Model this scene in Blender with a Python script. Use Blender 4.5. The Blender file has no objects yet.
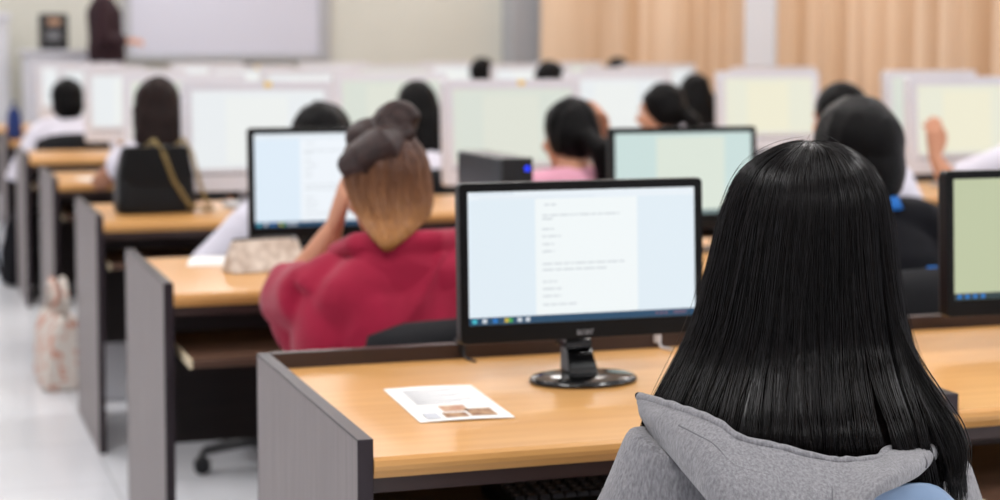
import bpy, math, random
import numpy as np
from mathutils import Vector, Matrix, noise

random.seed(7)
rng = np.random.default_rng(11)
LAMP = 27
SC = bpy.context.scene
COL = SC.collection
PI = math.pi
V = Vector

# ------------------------------------------------------------------ materials
def lin(c):
    return tuple((x / 255 / 12.92) if x / 255 <= .04045 else ((x / 255 + .055) / 1.055) ** 2.4 for x in c) + (1,)

def mat(name, rgb, rough=.5, spec=.5, metal=0, var=0, scale=8, stretch=(1, 1, 1), rgb2=None, bump=0, bscale=60,
        coat=0, sheen=0, detail=4, contrast=(.3, .7)):
    m = bpy.data.materials.new(name); m.use_nodes = True
    nt = m.node_tree; N = nt.nodes; L = nt.links
    b = N['Principled BSDF']
    b.inputs['Base Color'].default_value = lin(rgb)
    b.inputs['Roughness'].default_value = rough
    b.inputs['Specular IOR Level'].default_value = spec
    b.inputs['Metallic'].default_value = metal
    b.inputs['Coat Weight'].default_value = coat
    b.inputs['Sheen Weight'].default_value = sheen
    tc = N.new('ShaderNodeTexCoord'); mp = N.new('ShaderNodeMapping')
    mp.inputs['Scale'].default_value = stretch
    L.new(tc.outputs['Object'], mp.inputs['Vector'])
    if var or rgb2:
        n = N.new('ShaderNodeTexNoise'); n.inputs['Scale'].default_value = scale; n.inputs['Detail'].default_value = detail
        L.new(mp.outputs['Vector'], n.inputs['Vector'])
        r = N.new('ShaderNodeValToRGB')
        c1 = lin(rgb)
        c2 = lin(rgb2) if rgb2 else tuple(max(0, x * (1 - var)) for x in c1[:3]) + (1,)
        r.color_ramp.elements[0].color = c2; r.color_ramp.elements[0].position = contrast[0]
        r.color_ramp.elements[1].color = c1; r.color_ramp.elements[1].position = contrast[1]
        L.new(n.outputs['Fac'], r.inputs['Fac']); L.new(r.outputs['Color'], b.inputs['Base Color'])
    if bump:
        n2 = N.new('ShaderNodeTexNoise'); n2.inputs['Scale'].default_value = bscale; n2.inputs['Detail'].default_value = 3
        L.new(mp.outputs['Vector'], n2.inputs['Vector'])
        bp = N.new('ShaderNodeBump'); bp.inputs['Strength'].default_value = bump; bp.inputs['Distance'].default_value = .004
        L.new(n2.outputs['Fac'], bp.inputs['Height']); L.new(bp.outputs['Normal'], b.inputs['Normal'])
    return m

def glow(name, rgb, k=1.0, rgb2=None, axis=None):
    """a lit screen: emission under a faint gloss"""
    m = bpy.data.materials.new(name); m.use_nodes = True
    b = m.node_tree.nodes['Principled BSDF']
    b.inputs['Base Color'].default_value = (.01, .01, .01, 1)
    b.inputs['Roughness'].default_value = .35
    b.inputs['Specular IOR Level'].default_value = .25
    b.inputs['Emission Color'].default_value = lin(rgb)
    b.inputs['Emission Strength'].default_value = k
    return m

M = {}
M['oak'] = mat('oak_laminate', (216, 163, 98), .32, .5, rgb2=(204, 148, 84), scale=3, stretch=(.7, 14, 14), detail=6)
M['dark_wood'] = mat('dark_wood_laminate', (58, 40, 36), .38, .5, var=.35, scale=4, stretch=(1, 12, 12))
M['tray_wood'] = mat('tray_brown_laminate', (92, 66, 52), .4, .5, var=.3, scale=4, stretch=(1, 12, 12))
M['cream_edge'] = mat('raw_cream_board', (205, 190, 160), .6)
M['grey_lam'] = mat('grey_wood_laminate', (132, 123, 122), .45, .4, rgb2=(115, 106, 105), scale=5, stretch=(16, 16, .8), detail=6)
M['edge_band'] = mat('dark_edge_band', (44, 35, 40), .4, .35)
M['black_gloss'] = mat('black_gloss_plastic', (10, 10, 11), .2, .5)
M['mirror_black'] = mat('polished_black', (8, 8, 9), .06, .6)
M['bezel_black'] = mat('satin_black_bezel', (12, 12, 13), .35, .18)
M['black_plastic'] = mat('black_plastic', (22, 22, 24), .42, .5, bump=.1, bscale=400)
M['black_fabric'] = mat('black_chair_fabric', (26, 26, 29), .8, .3, bump=.3, bscale=300)
M['dark_metal'] = mat('dark_metal', (40, 40, 43), .35, .5, metal=.6)
M['steel'] = mat('brushed_steel', (170, 172, 176), .3, metal=.9)
M['white_plastic'] = mat('white_plastic', (222, 222, 226), .4, .4)
M['white_gloss'] = mat('white_gloss', (212, 212, 219), .3, .4)
M['grey_plastic'] = mat('grey_plastic', (120, 120, 124), .45)
M['silver'] = mat('silver_plastic', (176, 177, 182), .35, metal=.4)
M['paper'] = mat('paper', (240, 238, 234), .7, .2)
M['print_tan'] = mat('printed_tan', (200, 165, 130), .7, .2, rgb2=(120, 80, 60), scale=60)
M['print_red'] = mat('printed_red_brown', (170, 105, 85), .7, .2, rgb2=(215, 190, 160), scale=70)
M['print_grey'] = mat('printed_grey', (196, 198, 204), .7, .2)
M['key'] = mat('black_keycap', (56, 56, 60), .35, .5)
M['legend'] = mat('key_legend', (190, 190, 195), .6)
M['skin'] = mat('skin', (206, 150, 118), .5, .4, rgb2=(192, 132, 102), scale=12)
M['skin_tan'] = mat('skin_tan', (172, 118, 88), .5, .4, rgb2=(158, 104, 76), scale=12)
M['eye'] = mat('eye', (235, 232, 228), .2)
M['hair_black'] = mat('black_hair', (7, 6, 7), .42, .1, rgb2=(13, 11, 11), scale=20, stretch=(9, 9, .5), bump=.5, bscale=40)
M['hair_brown'] = mat('dark_brown_hair', (40, 25, 22), .45, .12, rgb2=(18, 12, 12), scale=20, stretch=(9, 9, .5), bump=.5, bscale=40)
M['bun_brown'] = mat('dark_reddish_brown_hair', (58, 36, 32), .45, .35, rgb2=(34, 21, 20), scale=20, stretch=(3, 3, 6), bump=.5, bscale=40)
M['grey_knit'] = mat('heather_grey_knit', (146, 145, 148), .9, .2, rgb2=(112, 111, 115), scale=210, stretch=(1.6, 1.6, .55), bump=.35, bscale=420, sheen=.25, detail=3)
M['grey_seam'] = mat('grey_seam', (108, 107, 111), .9, .2)
M['red_cloth'] = mat('crimson_cloth', (164, 20, 58), .75, .25, rgb2=(148, 15, 50), scale=14, bump=.15, bscale=250, sheen=.15)
M['white_cloth'] = mat('white_cotton', (222, 219, 230), .85, .2, bump=.15, bscale=250)
M['pink_cloth'] = mat('pink_cotton', (222, 160, 180), .85, .2, bump=.15, bscale=250)
M['black_cloth'] = mat('black_cloth', (15, 15, 20), .85, .15, bump=.15, bscale=250)
M['plum_cloth'] = mat('dark_plum_cloth', (46, 26, 32), .8, .25, bump=.15, bscale=200)
M['navy_cloth'] = mat('navy_cloth', (38, 56, 110), .8, .25, bump=.15, bscale=250)
M['blue_cloth'] = mat('bright_blue_cloth', (28, 108, 190), .7, .25)
M['denim'] = mat('dark_denim', (42, 48, 64), .85, .2, bump=.2, bscale=300)
M['shoe'] = mat('dark_shoe', (30, 29, 31), .5)
M['shoe_white'] = mat('white_shoe', (215, 214, 214), .5)
M['leather'] = mat('black_leather', (13, 13, 14), .35, .25, bump=.2, bscale=120)
M['gold'] = mat('pale_gold_chain', (158, 138, 92), .4, .5, metal=.6)
M['case_cloth'] = mat('silver_beige_print', (222, 212, 200), .5, .4, rgb2=(176, 158, 144), scale=45)
M['zip'] = mat('zip_dark', (58, 50, 46), .4)
M['chair_blue'] = mat('pale_blue_plastic', (124, 148, 178), .3, .5)
M['floral'] = mat('floral_canvas', (214, 205, 196), .85, .2, rgb2=(200, 138, 116), scale=30, contrast=(.40, .47))
M['bottle_blue'] = mat('blue_bottle', (48, 148, 190), .2, .5)
M['bag_white'] = mat('white_bag', (226, 228, 234), .5)
M['green'] = mat('green_card', (150, 186, 128), .7)
M['yellow'] = mat('yellow_sticker', (232, 200, 92), .6)
M['blue_led'] = glow('blue_light', (30, 60, 255), 2.0)
M['wall'] = mat('greenish_cream_paint', (207, 206, 196), .8, .2, var=.03, scale=2)
M['side_wall'] = mat('pale_grey_paint', (214, 214, 218), .8, .2, var=.03, scale=2)
M['pillar'] = mat('grey_paint', (168, 169, 173), .8, .2, var=.03, scale=2)
M['whiteboard'] = mat('whiteboard_enamel', (204, 204, 216), .35, .4)
M['alu'] = mat('aluminium_trim', (176, 178, 182), .4, metal=.5)
M['ceiling'] = mat('ceiling_white', (232, 232, 230), .9, .1)
M['curtain'] = mat('tan_curtain', (226, 199, 172), .85, .2, rgb2=(200, 164, 130), scale=3.2, stretch=(1, 1, .04), detail=1)  # broad darker bands put fold shading into the cloth colour
M['stage'] = mat('stage_grey', (188, 186, 190), .7)
M['logo'] = mat('logo_silver', (150, 152, 156), .35, metal=.3)

def floor_mat():
    m = bpy.data.materials.new('pale_floor_tiles'); m.use_nodes = True
    nt = m.node_tree; N = nt.nodes; L = nt.links; b = N['Principled BSDF']
    b.inputs['Roughness'].default_value = .22; b.inputs['Specular IOR Level'].default_value = .5
    tc = N.new('ShaderNodeTexCoord'); br = N.new('ShaderNodeTexBrick')
    br.offset = 0; br.inputs['Scale'].default_value = 1
    br.inputs['Brick Width'].default_value = .6; br.inputs['Row Height'].default_value = .6
    br.inputs['Mortar Size'].default_value = .004; br.inputs['Mortar Smooth'].default_value = .3
    br.inputs['Color1'].default_value = lin((228, 230, 234)); br.inputs['Color2'].default_value = lin((223, 225, 230))
    br.inputs['Mortar'].default_value = lin((196, 198, 202))
    L.new(tc.outputs['Object'], br.inputs['Vector']); L.new(br.outputs['Color'], b.inputs['Base Color'])
    return m
M['floor'] = floor_mat()

def ombre_mat():
    """dyed hair: dark roots, brown, golden tips (true dye, by height on the head), streaked along the strands"""
    m = bpy.data.materials.new('ombre_dyed_hair'); m.use_nodes = True
    nt = m.node_tree; N = nt.nodes; L = nt.links; b = N['Principled BSDF']
    b.inputs['Roughness'].default_value = .42
    tc = N.new('ShaderNodeTexCoord'); sep = N.new('ShaderNodeSeparateXYZ'); L.new(tc.outputs['Object'], sep.inputs[0])
    mp = N.new('ShaderNodeMapping'); mp.inputs['Scale'].default_value = (10, 10, .7); L.new(tc.outputs['Object'], mp.inputs[0])
    n = N.new('ShaderNodeTexNoise'); n.inputs['Scale'].default_value = 9; n.inputs['Detail'].default_value = 5; L.new(mp.outputs[0], n.inputs[0])
    a = N.new('ShaderNodeMath'); a.operation = 'MULTIPLY_ADD'; a.inputs[1].default_value = .16; L.new(n.outputs['Fac'], a.inputs[0]); L.new(sep.outputs['Z'], a.inputs[2])
    mr = N.new('ShaderNodeMapRange'); mr.inputs[1].default_value = .88; mr.inputs[2].default_value = 1.17; L.new(a.outputs[0], mr.inputs[0])
    r = N.new('ShaderNodeValToRGB'); cr = r.color_ramp
    cr.elements[0].position = 0; cr.elements[0].color = lin((196, 140, 70))
    cr.elements[1].position = 1; cr.elements[1].color = lin((78, 46, 34))
    e = cr.elements.new(.3); e.color = lin((172, 116, 58))
    e = cr.elements.new(.62); e.color = lin((134, 86, 50))
    L.new(mr.outputs[0], r.inputs[0]); L.new(r.outputs[0], b.inputs['Base Color'])
    bp = N.new('ShaderNodeBump'); bp.inputs['Strength'].default_value = .6; bp.inputs['Distance'].default_value = .006
    L.new(n.outputs['Fac'], bp.inputs['Height']); L.new(bp.outputs[0], b.inputs['Normal'])
    return m
M['hair_ombre'] = ombre_mat()

# ------------------------------------------------------------------ mesh helpers
class MB:
    def __init__(s): s.v = []; s.f = []
    def add(s, vs, fs):
        b = len(s.v); s.v += [tuple(p) for p in vs]; s.f += [tuple(i + b for i in f) for f in fs]; return s
    def box(s, x0, x1, y0, y1, z0, z1):
        return s.add([(x0, y0, z0), (x1, y0, z0), (x1, y1, z0), (x0, y1, z0), (x0, y0, z1), (x1, y0, z1), (x1, y1, z1), (x0, y1, z1)],
                     [(0, 3, 2, 1), (4, 5, 6, 7), (0, 1, 5, 4), (1, 2, 6, 5), (2, 3, 7, 6), (3, 0, 4, 7)])
    def loft(s, rings, cap=True, close=True):
        n = len(rings[0]); vs = [p for r in rings for p in r]; fs = []
        for i in range(len(rings) - 1):
            for j in range(n if close else n - 1):
                k = (j + 1) % n
                fs.append((i * n + j, i * n + k, (i + 1) * n + k, (i + 1) * n + j))
        if cap:
            fs.append(tuple(range(n - 1, -1, -1))); b = (len(rings) - 1) * n; fs.append(tuple(range(b, b + n)))
        return s.add(vs, fs)
    def tube(s, pts, rads, n=10, flat=1.0, cap=True):
        pts = [V(p) for p in pts]
        if not hasattr(rads, '__len__'): rads = [rads] * len(pts)
        rings = []; up = None
        for i, p in enumerate(pts):
            d = (pts[min(i + 1, len(pts) - 1)] - pts[max(i - 1, 0)]).normalized()
            if up is None:
                a = V((0, 0, 1)) if abs(d.z) < .9 else V((0, 1, 0))
                up = (a - d * a.dot(d)).normalized()
            else:
                up = (up - d * up.dot(d)).normalized()
            sd = d.cross(up)
            rings.append([tuple(p + (sd * math.cos(2 * PI * j / n) + up * (math.sin(2 * PI * j / n) * flat)) * rads[i]) for j in range(n)])
        return s.loft(rings, cap)
    def ell(s, c, r, rot=None, nu=20, nv=12):
        R = rot or Matrix.Identity(3); c = V(c)
        vs = [tuple(c + R @ V((0, 0, -r[2])))]; fs = []
        for i in range(1, nv):
            t = -PI / 2 + PI * i / nv
            for j in range(nu):
                a = 2 * PI * j / nu
                vs.append(tuple(c + R @ V((r[0] * math.cos(t) * math.cos(a), r[1] * math.cos(t) * math.sin(a), r[2] * math.sin(t)))))
        vs.append(tuple(c + R @ V((0, 0, r[2])))); last = len(vs) - 1
        for j in range(nu): fs.append((0, 1 + (j + 1) % nu, 1 + j))
        for i in range(nv - 2):
            for j in range(nu):
                a = 1 + i * nu; k = (j + 1) % nu
                fs.append((a + j, a + k, a + nu + k, a + nu + j))
        a = 1 + (nv - 2) * nu
        for j in range(nu): fs.append((a + j, a + (j + 1) % nu, last))
        return s.add(vs, fs)
    def lathe(s, prof, c=(0, 0, 0), n=28):
        rings = [[(c[0] + r * math.cos(2 * PI * j / n), c[1] + r * math.sin(2 * PI * j / n), c[2] + z) for j in range(n)] for r, z in prof]
        return s.loft(rings)
    def mesh(s, name):
        me = bpy.data.meshes.new(name); me.from_pydata(s.v, [], s.f); me.update(); return me

def smooth(me, on=True):
    me.polygons.foreach_set('use_smooth', [on] * len(me.polygons))

def link(o, parent=None):
    COL.objects.link(o)
    if parent: o.parent = parent
    return o

def obj(name, mb, material, parent=None, bevel=0, sm=False, seg=2, weld=False):
    me = mb if isinstance(mb, bpy.types.Mesh) else mb.mesh(name)
    me.materials.clear(); me.materials.append(M[material] if isinstance(material, str) else material)
    smooth(me, sm or bevel > 0)
    o = link(bpy.data.objects.new(name, me), parent)
    if bevel:
        b = o.modifiers.new('bevel', 'BEVEL'); b.width = bevel; b.segments = seg; b.limit_method = 'ANGLE'; b.harden_normals = False
        w = o.modifiers.new('wn', 'WEIGHTED_NORMAL'); w.keep_sharp = True
    return o

def remesh(mb, voxel, it=6, wr=None, fac=.5):
    """one continuous skin around overlapping closed volumes"""
    me = mb.mesh('tmp'); o = bpy.data.objects.new('tmp', me); COL.objects.link(o)
    r = o.modifiers.new('r', 'REMESH'); r.mode = 'VOXEL'; r.voxel_size = voxel; r.use_smooth_shade = True
    if it:
        s = o.modifiers.new('s', 'SMOOTH'); s.iterations = it; s.factor = fac
    dg = bpy.context.evaluated_depsgraph_get(); dg.update()
    out = bpy.data.meshes.new_from_object(o.evaluated_get(dg))
    bpy.data.objects.remove(o); bpy.data.meshes.remove(me)
    if wr: wr(out)
    smooth(out)
    return out

def folds(amp, freq, stretch=(1, 1, 1), seed=0, mask=None):
    def f(me):
        n = len(me.vertices); co = np.empty(n * 3); no = np.empty(n * 3)
        me.vertices.foreach_get('co', co); me.vertex_normals.foreach_get('vector', no)
        co = co.reshape(-1, 3); no = no.reshape(-1, 3); out = co.copy()
        for i in range(n):
            p = V((co[i, 0] * stretch[0] * freq + seed, co[i, 1] * stretch[1] * freq, co[i, 2] * stretch[2] * freq))
            w = noise.noise(p + V((0, 0, noise.noise(p * .6) * 1.5))); w = 1 - abs(w) * 2.2
            k = amp * (mask(co[i]) if mask else 1)
            out[i] += no[i] * (w * k)
        me.vertices.foreach_set('co', out.ravel()); me.update()
    return f

def thing(name, label, cat, loc=(0, 0, 0), rz=0, group=None):
    o = link(bpy.data.objects.new(name, None)); o.empty_display_size = .1
    o.location = loc; o.rotation_euler = (0, 0, rz)
    return tag(o, label, cat, group)

def tag(o, label, cat, group=None):
    o['label'] = label; o['category'] = cat
    if group: o['group'] = group
    return o

def struct(name, mb, m, **k):
    o = obj(name, mb, m, **k); o['kind'] = 'structure'; return o

def dup(root, loc, rz, label, group=None):
    def cp(o, par):
        c = o.copy(); COL.objects.link(c); c.parent = par
        for ch in o.children: cp(ch, c)
        return c
    r = cp(root, None); r.location = loc; r.rotation_euler = (0, 0, rz); r['label'] = label
    if group: r['group'] = group
    return r

ORD = ['first', 'second', 'third', 'fourth', 'fifth', 'sixth', 'seventh']
def row_words(k):
    return ['the row of desks nearest the camera', 'the second row of desks', 'the third row of desks', 'the fourth row of desks',
            'the fifth row of desks', 'the sixth row of desks', 'the last row of desks by the whiteboard'][k]
def col_words(i):
    return ['next to the tiled aisle', 'second from the aisle', 'third from the aisle', 'fourth from the aisle', 'fifth from the aisle'][i]

# ------------------------------------------------------------------ the room
XL, XR, YB, YF, HT = -1.9, 5.12, -5.0, 13.6, 3.05
struct('floor', MB().box(XL - .1, XR + .1, YB - .1, YF + .1, -.1, 0), 'floor')
struct('ceiling', MB().box(XL - .1, XR + .1, YB - .1, YF + .1, HT, HT + .1), 'ceiling')
struct('wall_front', MB().box(XL - .1, XR + .1, YF, YF + .1, 0, HT), 'wall')
struct('wall_right', MB().box(XR, XR + .1, YB, YF, 0, HT), 'side_wall')
struct('wall_left', MB().box(XL - .1, XL, YB, YF, 0, HT), 'side_wall')
struct('wall_back', MB().box(XL - .1, XR + .1, YB - .1, YB, 0, HT), 'side_wall')
struct('pillar_corner', MB().box(4.72, 5.12, 13.3, YF, 0, HT), 'pillar', bevel=.01)
struct('pillar_side', MB().box(4.945, 5.12, 8.52, 8.98, 0, HT), 'side_wall', bevel=.01)
struct('platform_front', MB().box(XL, 4.7, 11.55, YF, 0, .3), 'stage', bevel=.01)
struct('baseboard_front', MB().box(XL, 4.72, YF - .012, YF, .3, .4), 'alu', bevel=.003)
struct('baseboard_right', MB().box(XR - .012, XR, YB, YF, 0, .1), 'alu', bevel=.003)

def curtain(y0, y1, label, seed):
    n = int((y1 - y0) / .018); z0, z1 = .08, 2.9
    rnd = random.Random(seed); ph = 0; prof = []
    for i in range(n + 1):
        y = y0 + (y1 - y0) * i / n
        ph += .018 * 2 * PI / (.26 + .12 * noise.noise(V((y * 2.1, seed, 0))))
        prof.append((y, 4.97 + .06 * math.sin(ph) + .04 * noise.noise(V((y * 3, seed, 5)))))
    mb = MB(); m = 9; vs = []; fs = []
    for a in range(m):
        t = a / (m - 1); z = z0 + (z1 - z0) * t
        for (y, x) in prof:
            k = 1.25 - .45 * t
            vs.append((4.97 + (x - 4.97) * k, y + .01 * math.sin(3 * t + y * 5), z))
    w = n + 1
    for a in range(m - 1):
        for i in range(n): fs.append((a * w + i, a * w + i + 1, (a + 1) * w + i + 1, (a + 1) * w + i))
    mb.add(vs, fs)
    root = thing('curtain', label, 'curtain', (0, 0, 0), 0, 'tan curtains along the side wall')
    o = obj('curtain_cloth', mb, 'curtain', root, sm=True)
    so = o.modifiers.new('t', 'SOLIDIFY'); so.thickness = .004
    obj('curtain_rail', MB().tube([(4.97, y0 - .02, 2.93), (4.97, y1 + .02, 2.93)], .014), 'alu', root, sm=True)
curtain(9.0, 13.1, 'pleated tan curtain between the grey corner and the white pillar', 3)
curtain(5.0, 8.5, 'pleated tan curtain on the camera side of the white pillar', 9)

wb = thing('whiteboard', 'wide pale whiteboard with aluminium frame behind the teacher', 'whiteboard', (2.16, YF, 1.2))
obj('board_surface', MB().box(-.83, .83, -.03, -.002, .02, 1.25), 'whiteboard', wb, bevel=.003)
fr = MB(); fr.box(-.9, -.83, -.045, -.002, -.03, 1.3).box(.83, .93, -.045, -.002, -.03, 1.3).box(-.83, .83, -.045, -.002, -.03, .02).box(-.83, .83, -.045, -.002, 1.25, 1.3)
obj('board_frame', fr, 'alu', wb, bevel=.004)
obj('pen_ledge', MB().box(-.83, .83, -.11, -.046, -.03, -.012), 'alu', wb, bevel=.003)

# ------------------------------------------------------------------ desks
def Yf(k): return -.03 + 1.715 * k
W = .93
def make_desk(out, last, label, rail=.7345):
    t = thing('computer_desk', label, 'desk', (0, 0, 0), 0, 'rows of computer desks')
    def panel(x0, nm='end_panel'):
        p = obj(nm, MB().box(x0 + .0005, x0 + .0215, .004, .726, .0, .757), 'grey_lam', t)
        e = MB().loft([[(x, -.001, 0), (x, .004, 0), (x, .004, .757), (x, .726, .757), (x, .726, 0), (x, .7295, 0), (x, .7295, .7605), (x, -.001, .7605)] for x in (x0, x0 + .022)])
        obj('edge_band', e, 'edge_band', p, bevel=.0012)
    panel(0)
    if last: panel(W - .0005)
    prof = [(.0, .712), (-.003, .716), (-.0045, .7225), (-.003, .730), (.002, .7345), (.708, .735), (.708, .705), (.004, .705)]
    obj('desktop', MB().loft([[(x, y, z) for y, z in prof] for x in (.0225, W - .001)]), 'oak', t)
    obj('apron', MB().box(.0225, W - .001, .012, .028, .682, .7045), 'dark_wood', t, bevel=.002)
    obj('back_rail', MB().box(.0225, W - .001, .7085, .7285, .24, rail), 'dark_wood', t, bevel=.002)
    y0 = -.12 if out else .02
    tr = obj('keyboard_tray', MB().box(.046, W - .046, y0, y0 + .42, .585, .602), 'tray_wood', t, bevel=.0015)
    for x0 in (.039, W - .0455):
        obj('tray_edge', MB().box(x0, x0 + .0065, y0, y0 + .42, .584, .603), 'cream_edge', tr)
    for x0, x1 in ((.024, .038), (W - .038, W - .024)):
        a = (x0, x0 + .01) if x0 < .1 else (x1 - .01, x1)
        obj('tray_runner', MB().loft([[(x0, y, .568), (x1, y, .568), (x1, y, .600), (a[1], y, .600), (a[1], y, .7045), (a[0], y, .7045), (a[0], y, .600), (x0, y, .600)] for y in (.08, .5)] if x0 > .1 else
            [[(x0, y, .568), (x1, y, .568), (x1, y, .600), (a[1], y, .600), (a[1], y, .7045), (a[0], y, .7045)] for y in (.08, .5)]), 'dark_metal', tr)
    return t
counts = [2, 3, 4, 5, 5, 5, 5]
outs = {(0, 1), (1, 0)}
protos = {}
def place(k, i): return (i * W - (.025 if k == 1 else 0), Yf(k) + (.032 if (k, i) == (0, 1) else 0), 0)
for k in range(7):
    for i in range(counts[k]):
        key = ((k, i) in outs, i == counts[k] - 1, k == 0)
        special = {(0, 0): 'oak computer desk with grey end panel carrying a leaflet and black monitor',
                   (0, 1): 'oak computer desk in front row to the right of the girl in grey hood',
                   (1, 0): 'oak computer desk with pulled out tray carrying the silver pencil case',
                   (2, 0): 'oak computer desk under the black handbag with gold chain'}
        lab = special.get((k, i), 'oak computer desk %s in %s' % (col_words(i), row_words(k).replace(' of desks', '')))
        if key not in protos:
            d = protos[key] = make_desk(key[0], key[1], lab, .762 if key[2] else .7345); d.location = place(k, i)
        else:
            d = dup(protos[key], place(k, i), 0, lab)

# ------------------------------------------------------------------ computers
def rrect(w, h, r, n=5):
    pts = []
    for cx, cy, a0 in ((w / 2 - r, h / 2 - r, 0), (-w / 2 + r, h / 2 - r, 90), (-w / 2 + r, -h / 2 + r, 180), (w / 2 - r, -h / 2 + r, 270)):
        for i in range(n + 1):
            a = math.radians(a0 + 90 * i / n); pts.append((cx + r * math.cos(a), cy + r * math.sin(a)))
    return pts
def slab(mb, x0, x1, z0, z1, yf, yb, r=.008):
    cx, cz = (x0 + x1) / 2, (z0 + z1) / 2
    pts = rrect(x1 - x0, z1 - z0, r)
    return mb.loft([[(cx + a, y, cz + b) for a, b in pts] for y in (yf, yb)])
def frame(mb, x0, x1, z0, z1, ix0, ix1, iz0, iz1, yf, yb, r=.008):
    """a bezel ring: rounded outside, square opening"""
    cx, cz = (x0 + x1) / 2, (z0 + z1) / 2
    out = [(cx + a, cz + b) for a, b in rrect(x1 - x0, z1 - z0, r, 5)]
    icx, icz = (ix0 + ix1) / 2, (iz0 + iz1) / 2
    inn = [(icx + a, icz + b) for a, b in rrect(ix1 - ix0, iz1 - iz0, .0008, 5)]
    n = len(out); rings = [[(a, yb, b) for a, b in out], [(a, yf + .003, b) for a, b in out],
                           [(cx + (a - cx) * (1 - .004), yf, cz + (b - cz) * (1 - .006)) for a, b in out],
                           [(a, yf, b) for a, b in inn], [(a, yb, b) for a, b in inn]]
    vs = [p for rr in rings for p in rr]; fs = []
    for i in range(5):
        for j in range(n):
            k = (j + 1) % n; i2 = (i + 1) % 5
            fs.append((i * n + j, i * n + k, i2 * n + k, i2 * n + j))
    return mb.add(vs, fs)

def rot_x(me, a, piv):
    R = Matrix.Translation(piv) @ Matrix.Rotation(a, 4, 'X') @ Matrix.Translation(-V(piv)); me.transform(R)

def lcd(label, x, y, zt, cols, page=True, w=.436, rz=0, zb=.80):
    """black desktop monitor; origin on the desk top, screen towards -Y"""
    t = thing('computer_monitor', label, 'monitor', (x, y, .7355), rz, 'black desktop monitors')
    b, tp = zb - .7355, zt - .7355
    parts = []
    def P(nm, mb, m, par=t, **k):
        o = obj(nm, mb, m, par, **k); parts.append(o); return o
    ix0, ix1, iz0, iz1 = -w / 2 + .0145, w / 2 - .0145, b + .031, tp - .0155
    P('bezel', frame(MB(), -w / 2, w / 2, b, tp, ix0, ix1, iz0, iz1, -.012, .012), 'bezel_black')
    bk = MB(); slab(bk, -w / 2 + .004, w / 2 - .004, b + .004, tp - .004, .0122, .026, .01); slab(bk, -.13, .13, b + .04, tp - .04, .0262, .045, .02)
    P('back_cover', bk, 'black_plastic', bevel=.004)
    s = P('screen', MB().box(ix0 + .0003, ix1 - .0003, -.0095, -.004, iz0 + .0003, iz1 - .0003), cols['bg'])
    sw, sh = ix1 - ix0, iz1 - iz0
    X = lambda u: ix0 + sw * u
    Z = lambda q: iz1 - sh * q
    yy = -.0097
    P('task_bar', MB().box(X(.001), X(.999), yy, -.0094, Z(.999), Z(.945)), cols['bar'], s)
    if page:
        P('browser_bar', MB().box(X(.001), X(.999), yy, -.0094, Z(.06), Z(.002)), cols['top'], s)
        P('page', MB().box(X(.29), X(.74), yy, -.0094, Z(.944), Z(.062)), cols['page'], s)
        rnd = random.Random(3)
        tl = MB(); y2 = -.00985
        rows = [(.105, .33, .05), (.185, .32, .34), (.212, .32, .05), (.29, .32, .05), (.345, .32, .08), (.405, .32, .05), (.46, .32, .05),
                (.555, .32, .36), (.60, .32, .28), (.69, .32, .06), (.745, .32, .08), (.80, .32, .08), (.865, .32, .15)]
        for q, u, L in rows:
            e = u
            while e < u + L - .004:
                l2 = min(.012 + rnd.random() * .04, u + L - e)
                tl.box(X(e), X(e + l2), y2, -.00969, Z(q + .009), Z(q - .003)); e += l2 + .007
        P('text_lines', tl, cols['text'], s)
        tb = MB().box(X(.02), X(.2), y2, -.00969, Z(.022), Z(.008)).box(X(.05), X(.55), y2, -.00969, Z(.052), Z(.046))
        P('tab_strip', tb, cols['text2'], s)
        for u, c in ((.012, 'ic_cyan'), (.055, 'ic_white'), (.1, 'ic_blue'), (.15, 'ic_yellow'), (.165, 'ic_green'), (.205, 'ic_white'), (.24, 'ic_white')):
            P('task_icon', MB().box(X(u + .003), X(u + .022), y2, -.00969, Z(.988), Z(.956)), c, s)
        tr = MB()
        for u in (.82, .84, .86, .9, .915, .93, .945): tr.box(X(u), X(u + .009), y2, -.00969, Z(.978), Z(.964))
        P('tray_icons', tr, 'ic_pink', s)
    else:
        P('page', MB().box(X(.3), X(.8), yy, -.0094, Z(.944), Z(.05)), cols['page'], s)
        ic = MB()
        for u in (.02, .06, .1, .14): ic.box(X(u), X(u + .02), yy - .0002, yy - .00005, Z(.99), Z(.955))
        P('task_icon', ic, 'ic_blue', s)
    # tilt the head back a little
    for o in parts: rot_x(o.data, math.radians(-2.5), (0, 0, b))
    lg = bpy.data.curves.new('logo', 'FONT'); lg.body = 'acer'; lg.size = .017; lg.extrude = .0003; lg.align_x = 'CENTER'; lg.space_character = 1.05
    tmp = link(bpy.data.objects.new('tmp', lg)); dg = bpy.context.evaluated_depsgraph_get(); dg.update()
    lm = bpy.data.meshes.new_from_object(tmp.evaluated_get(dg)); bpy.data.objects.remove(tmp); bpy.data.curves.remove(lg)
    lo = obj('logo', lm, 'logo', t)
    lo.location = (0, -.0127, b + .008); lo.rotation_euler = (PI / 2 - math.radians(2.5), 0, 0)
    pts = lambda sx, sy, z, c: [(c[0] + sx * math.cos(2 * PI * j / 40), c[1] + sy * math.sin(2 * PI * j / 40), z) for j in range(40)]
    nk = lambda wx, y0, y1, z: [(-wx, y0, z), (wx, y0, z), (wx, y1, z), (-wx, y1, z)]
    fy = -.045
    stem = MB().loft([nk(.026, .0465, .066, b - .02), nk(.024, .0465, .066, b + .06)])
    stem.loft([[(x_ - .014, y_, z_) for x_, y_, z_ in nk(.027, -.045, .0, .0125)], [(x_ - .010, y_, z_) for x_, y_, z_ in nk(.024, -.025, .02, .03)], nk(.024, .016, .0464, b - .02), nk(.024, .016, .0464, b - .006)])
    obj('neck', stem, 'black_gloss', t, bevel=.003)
    c = (-.016, fy, 0)
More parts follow.
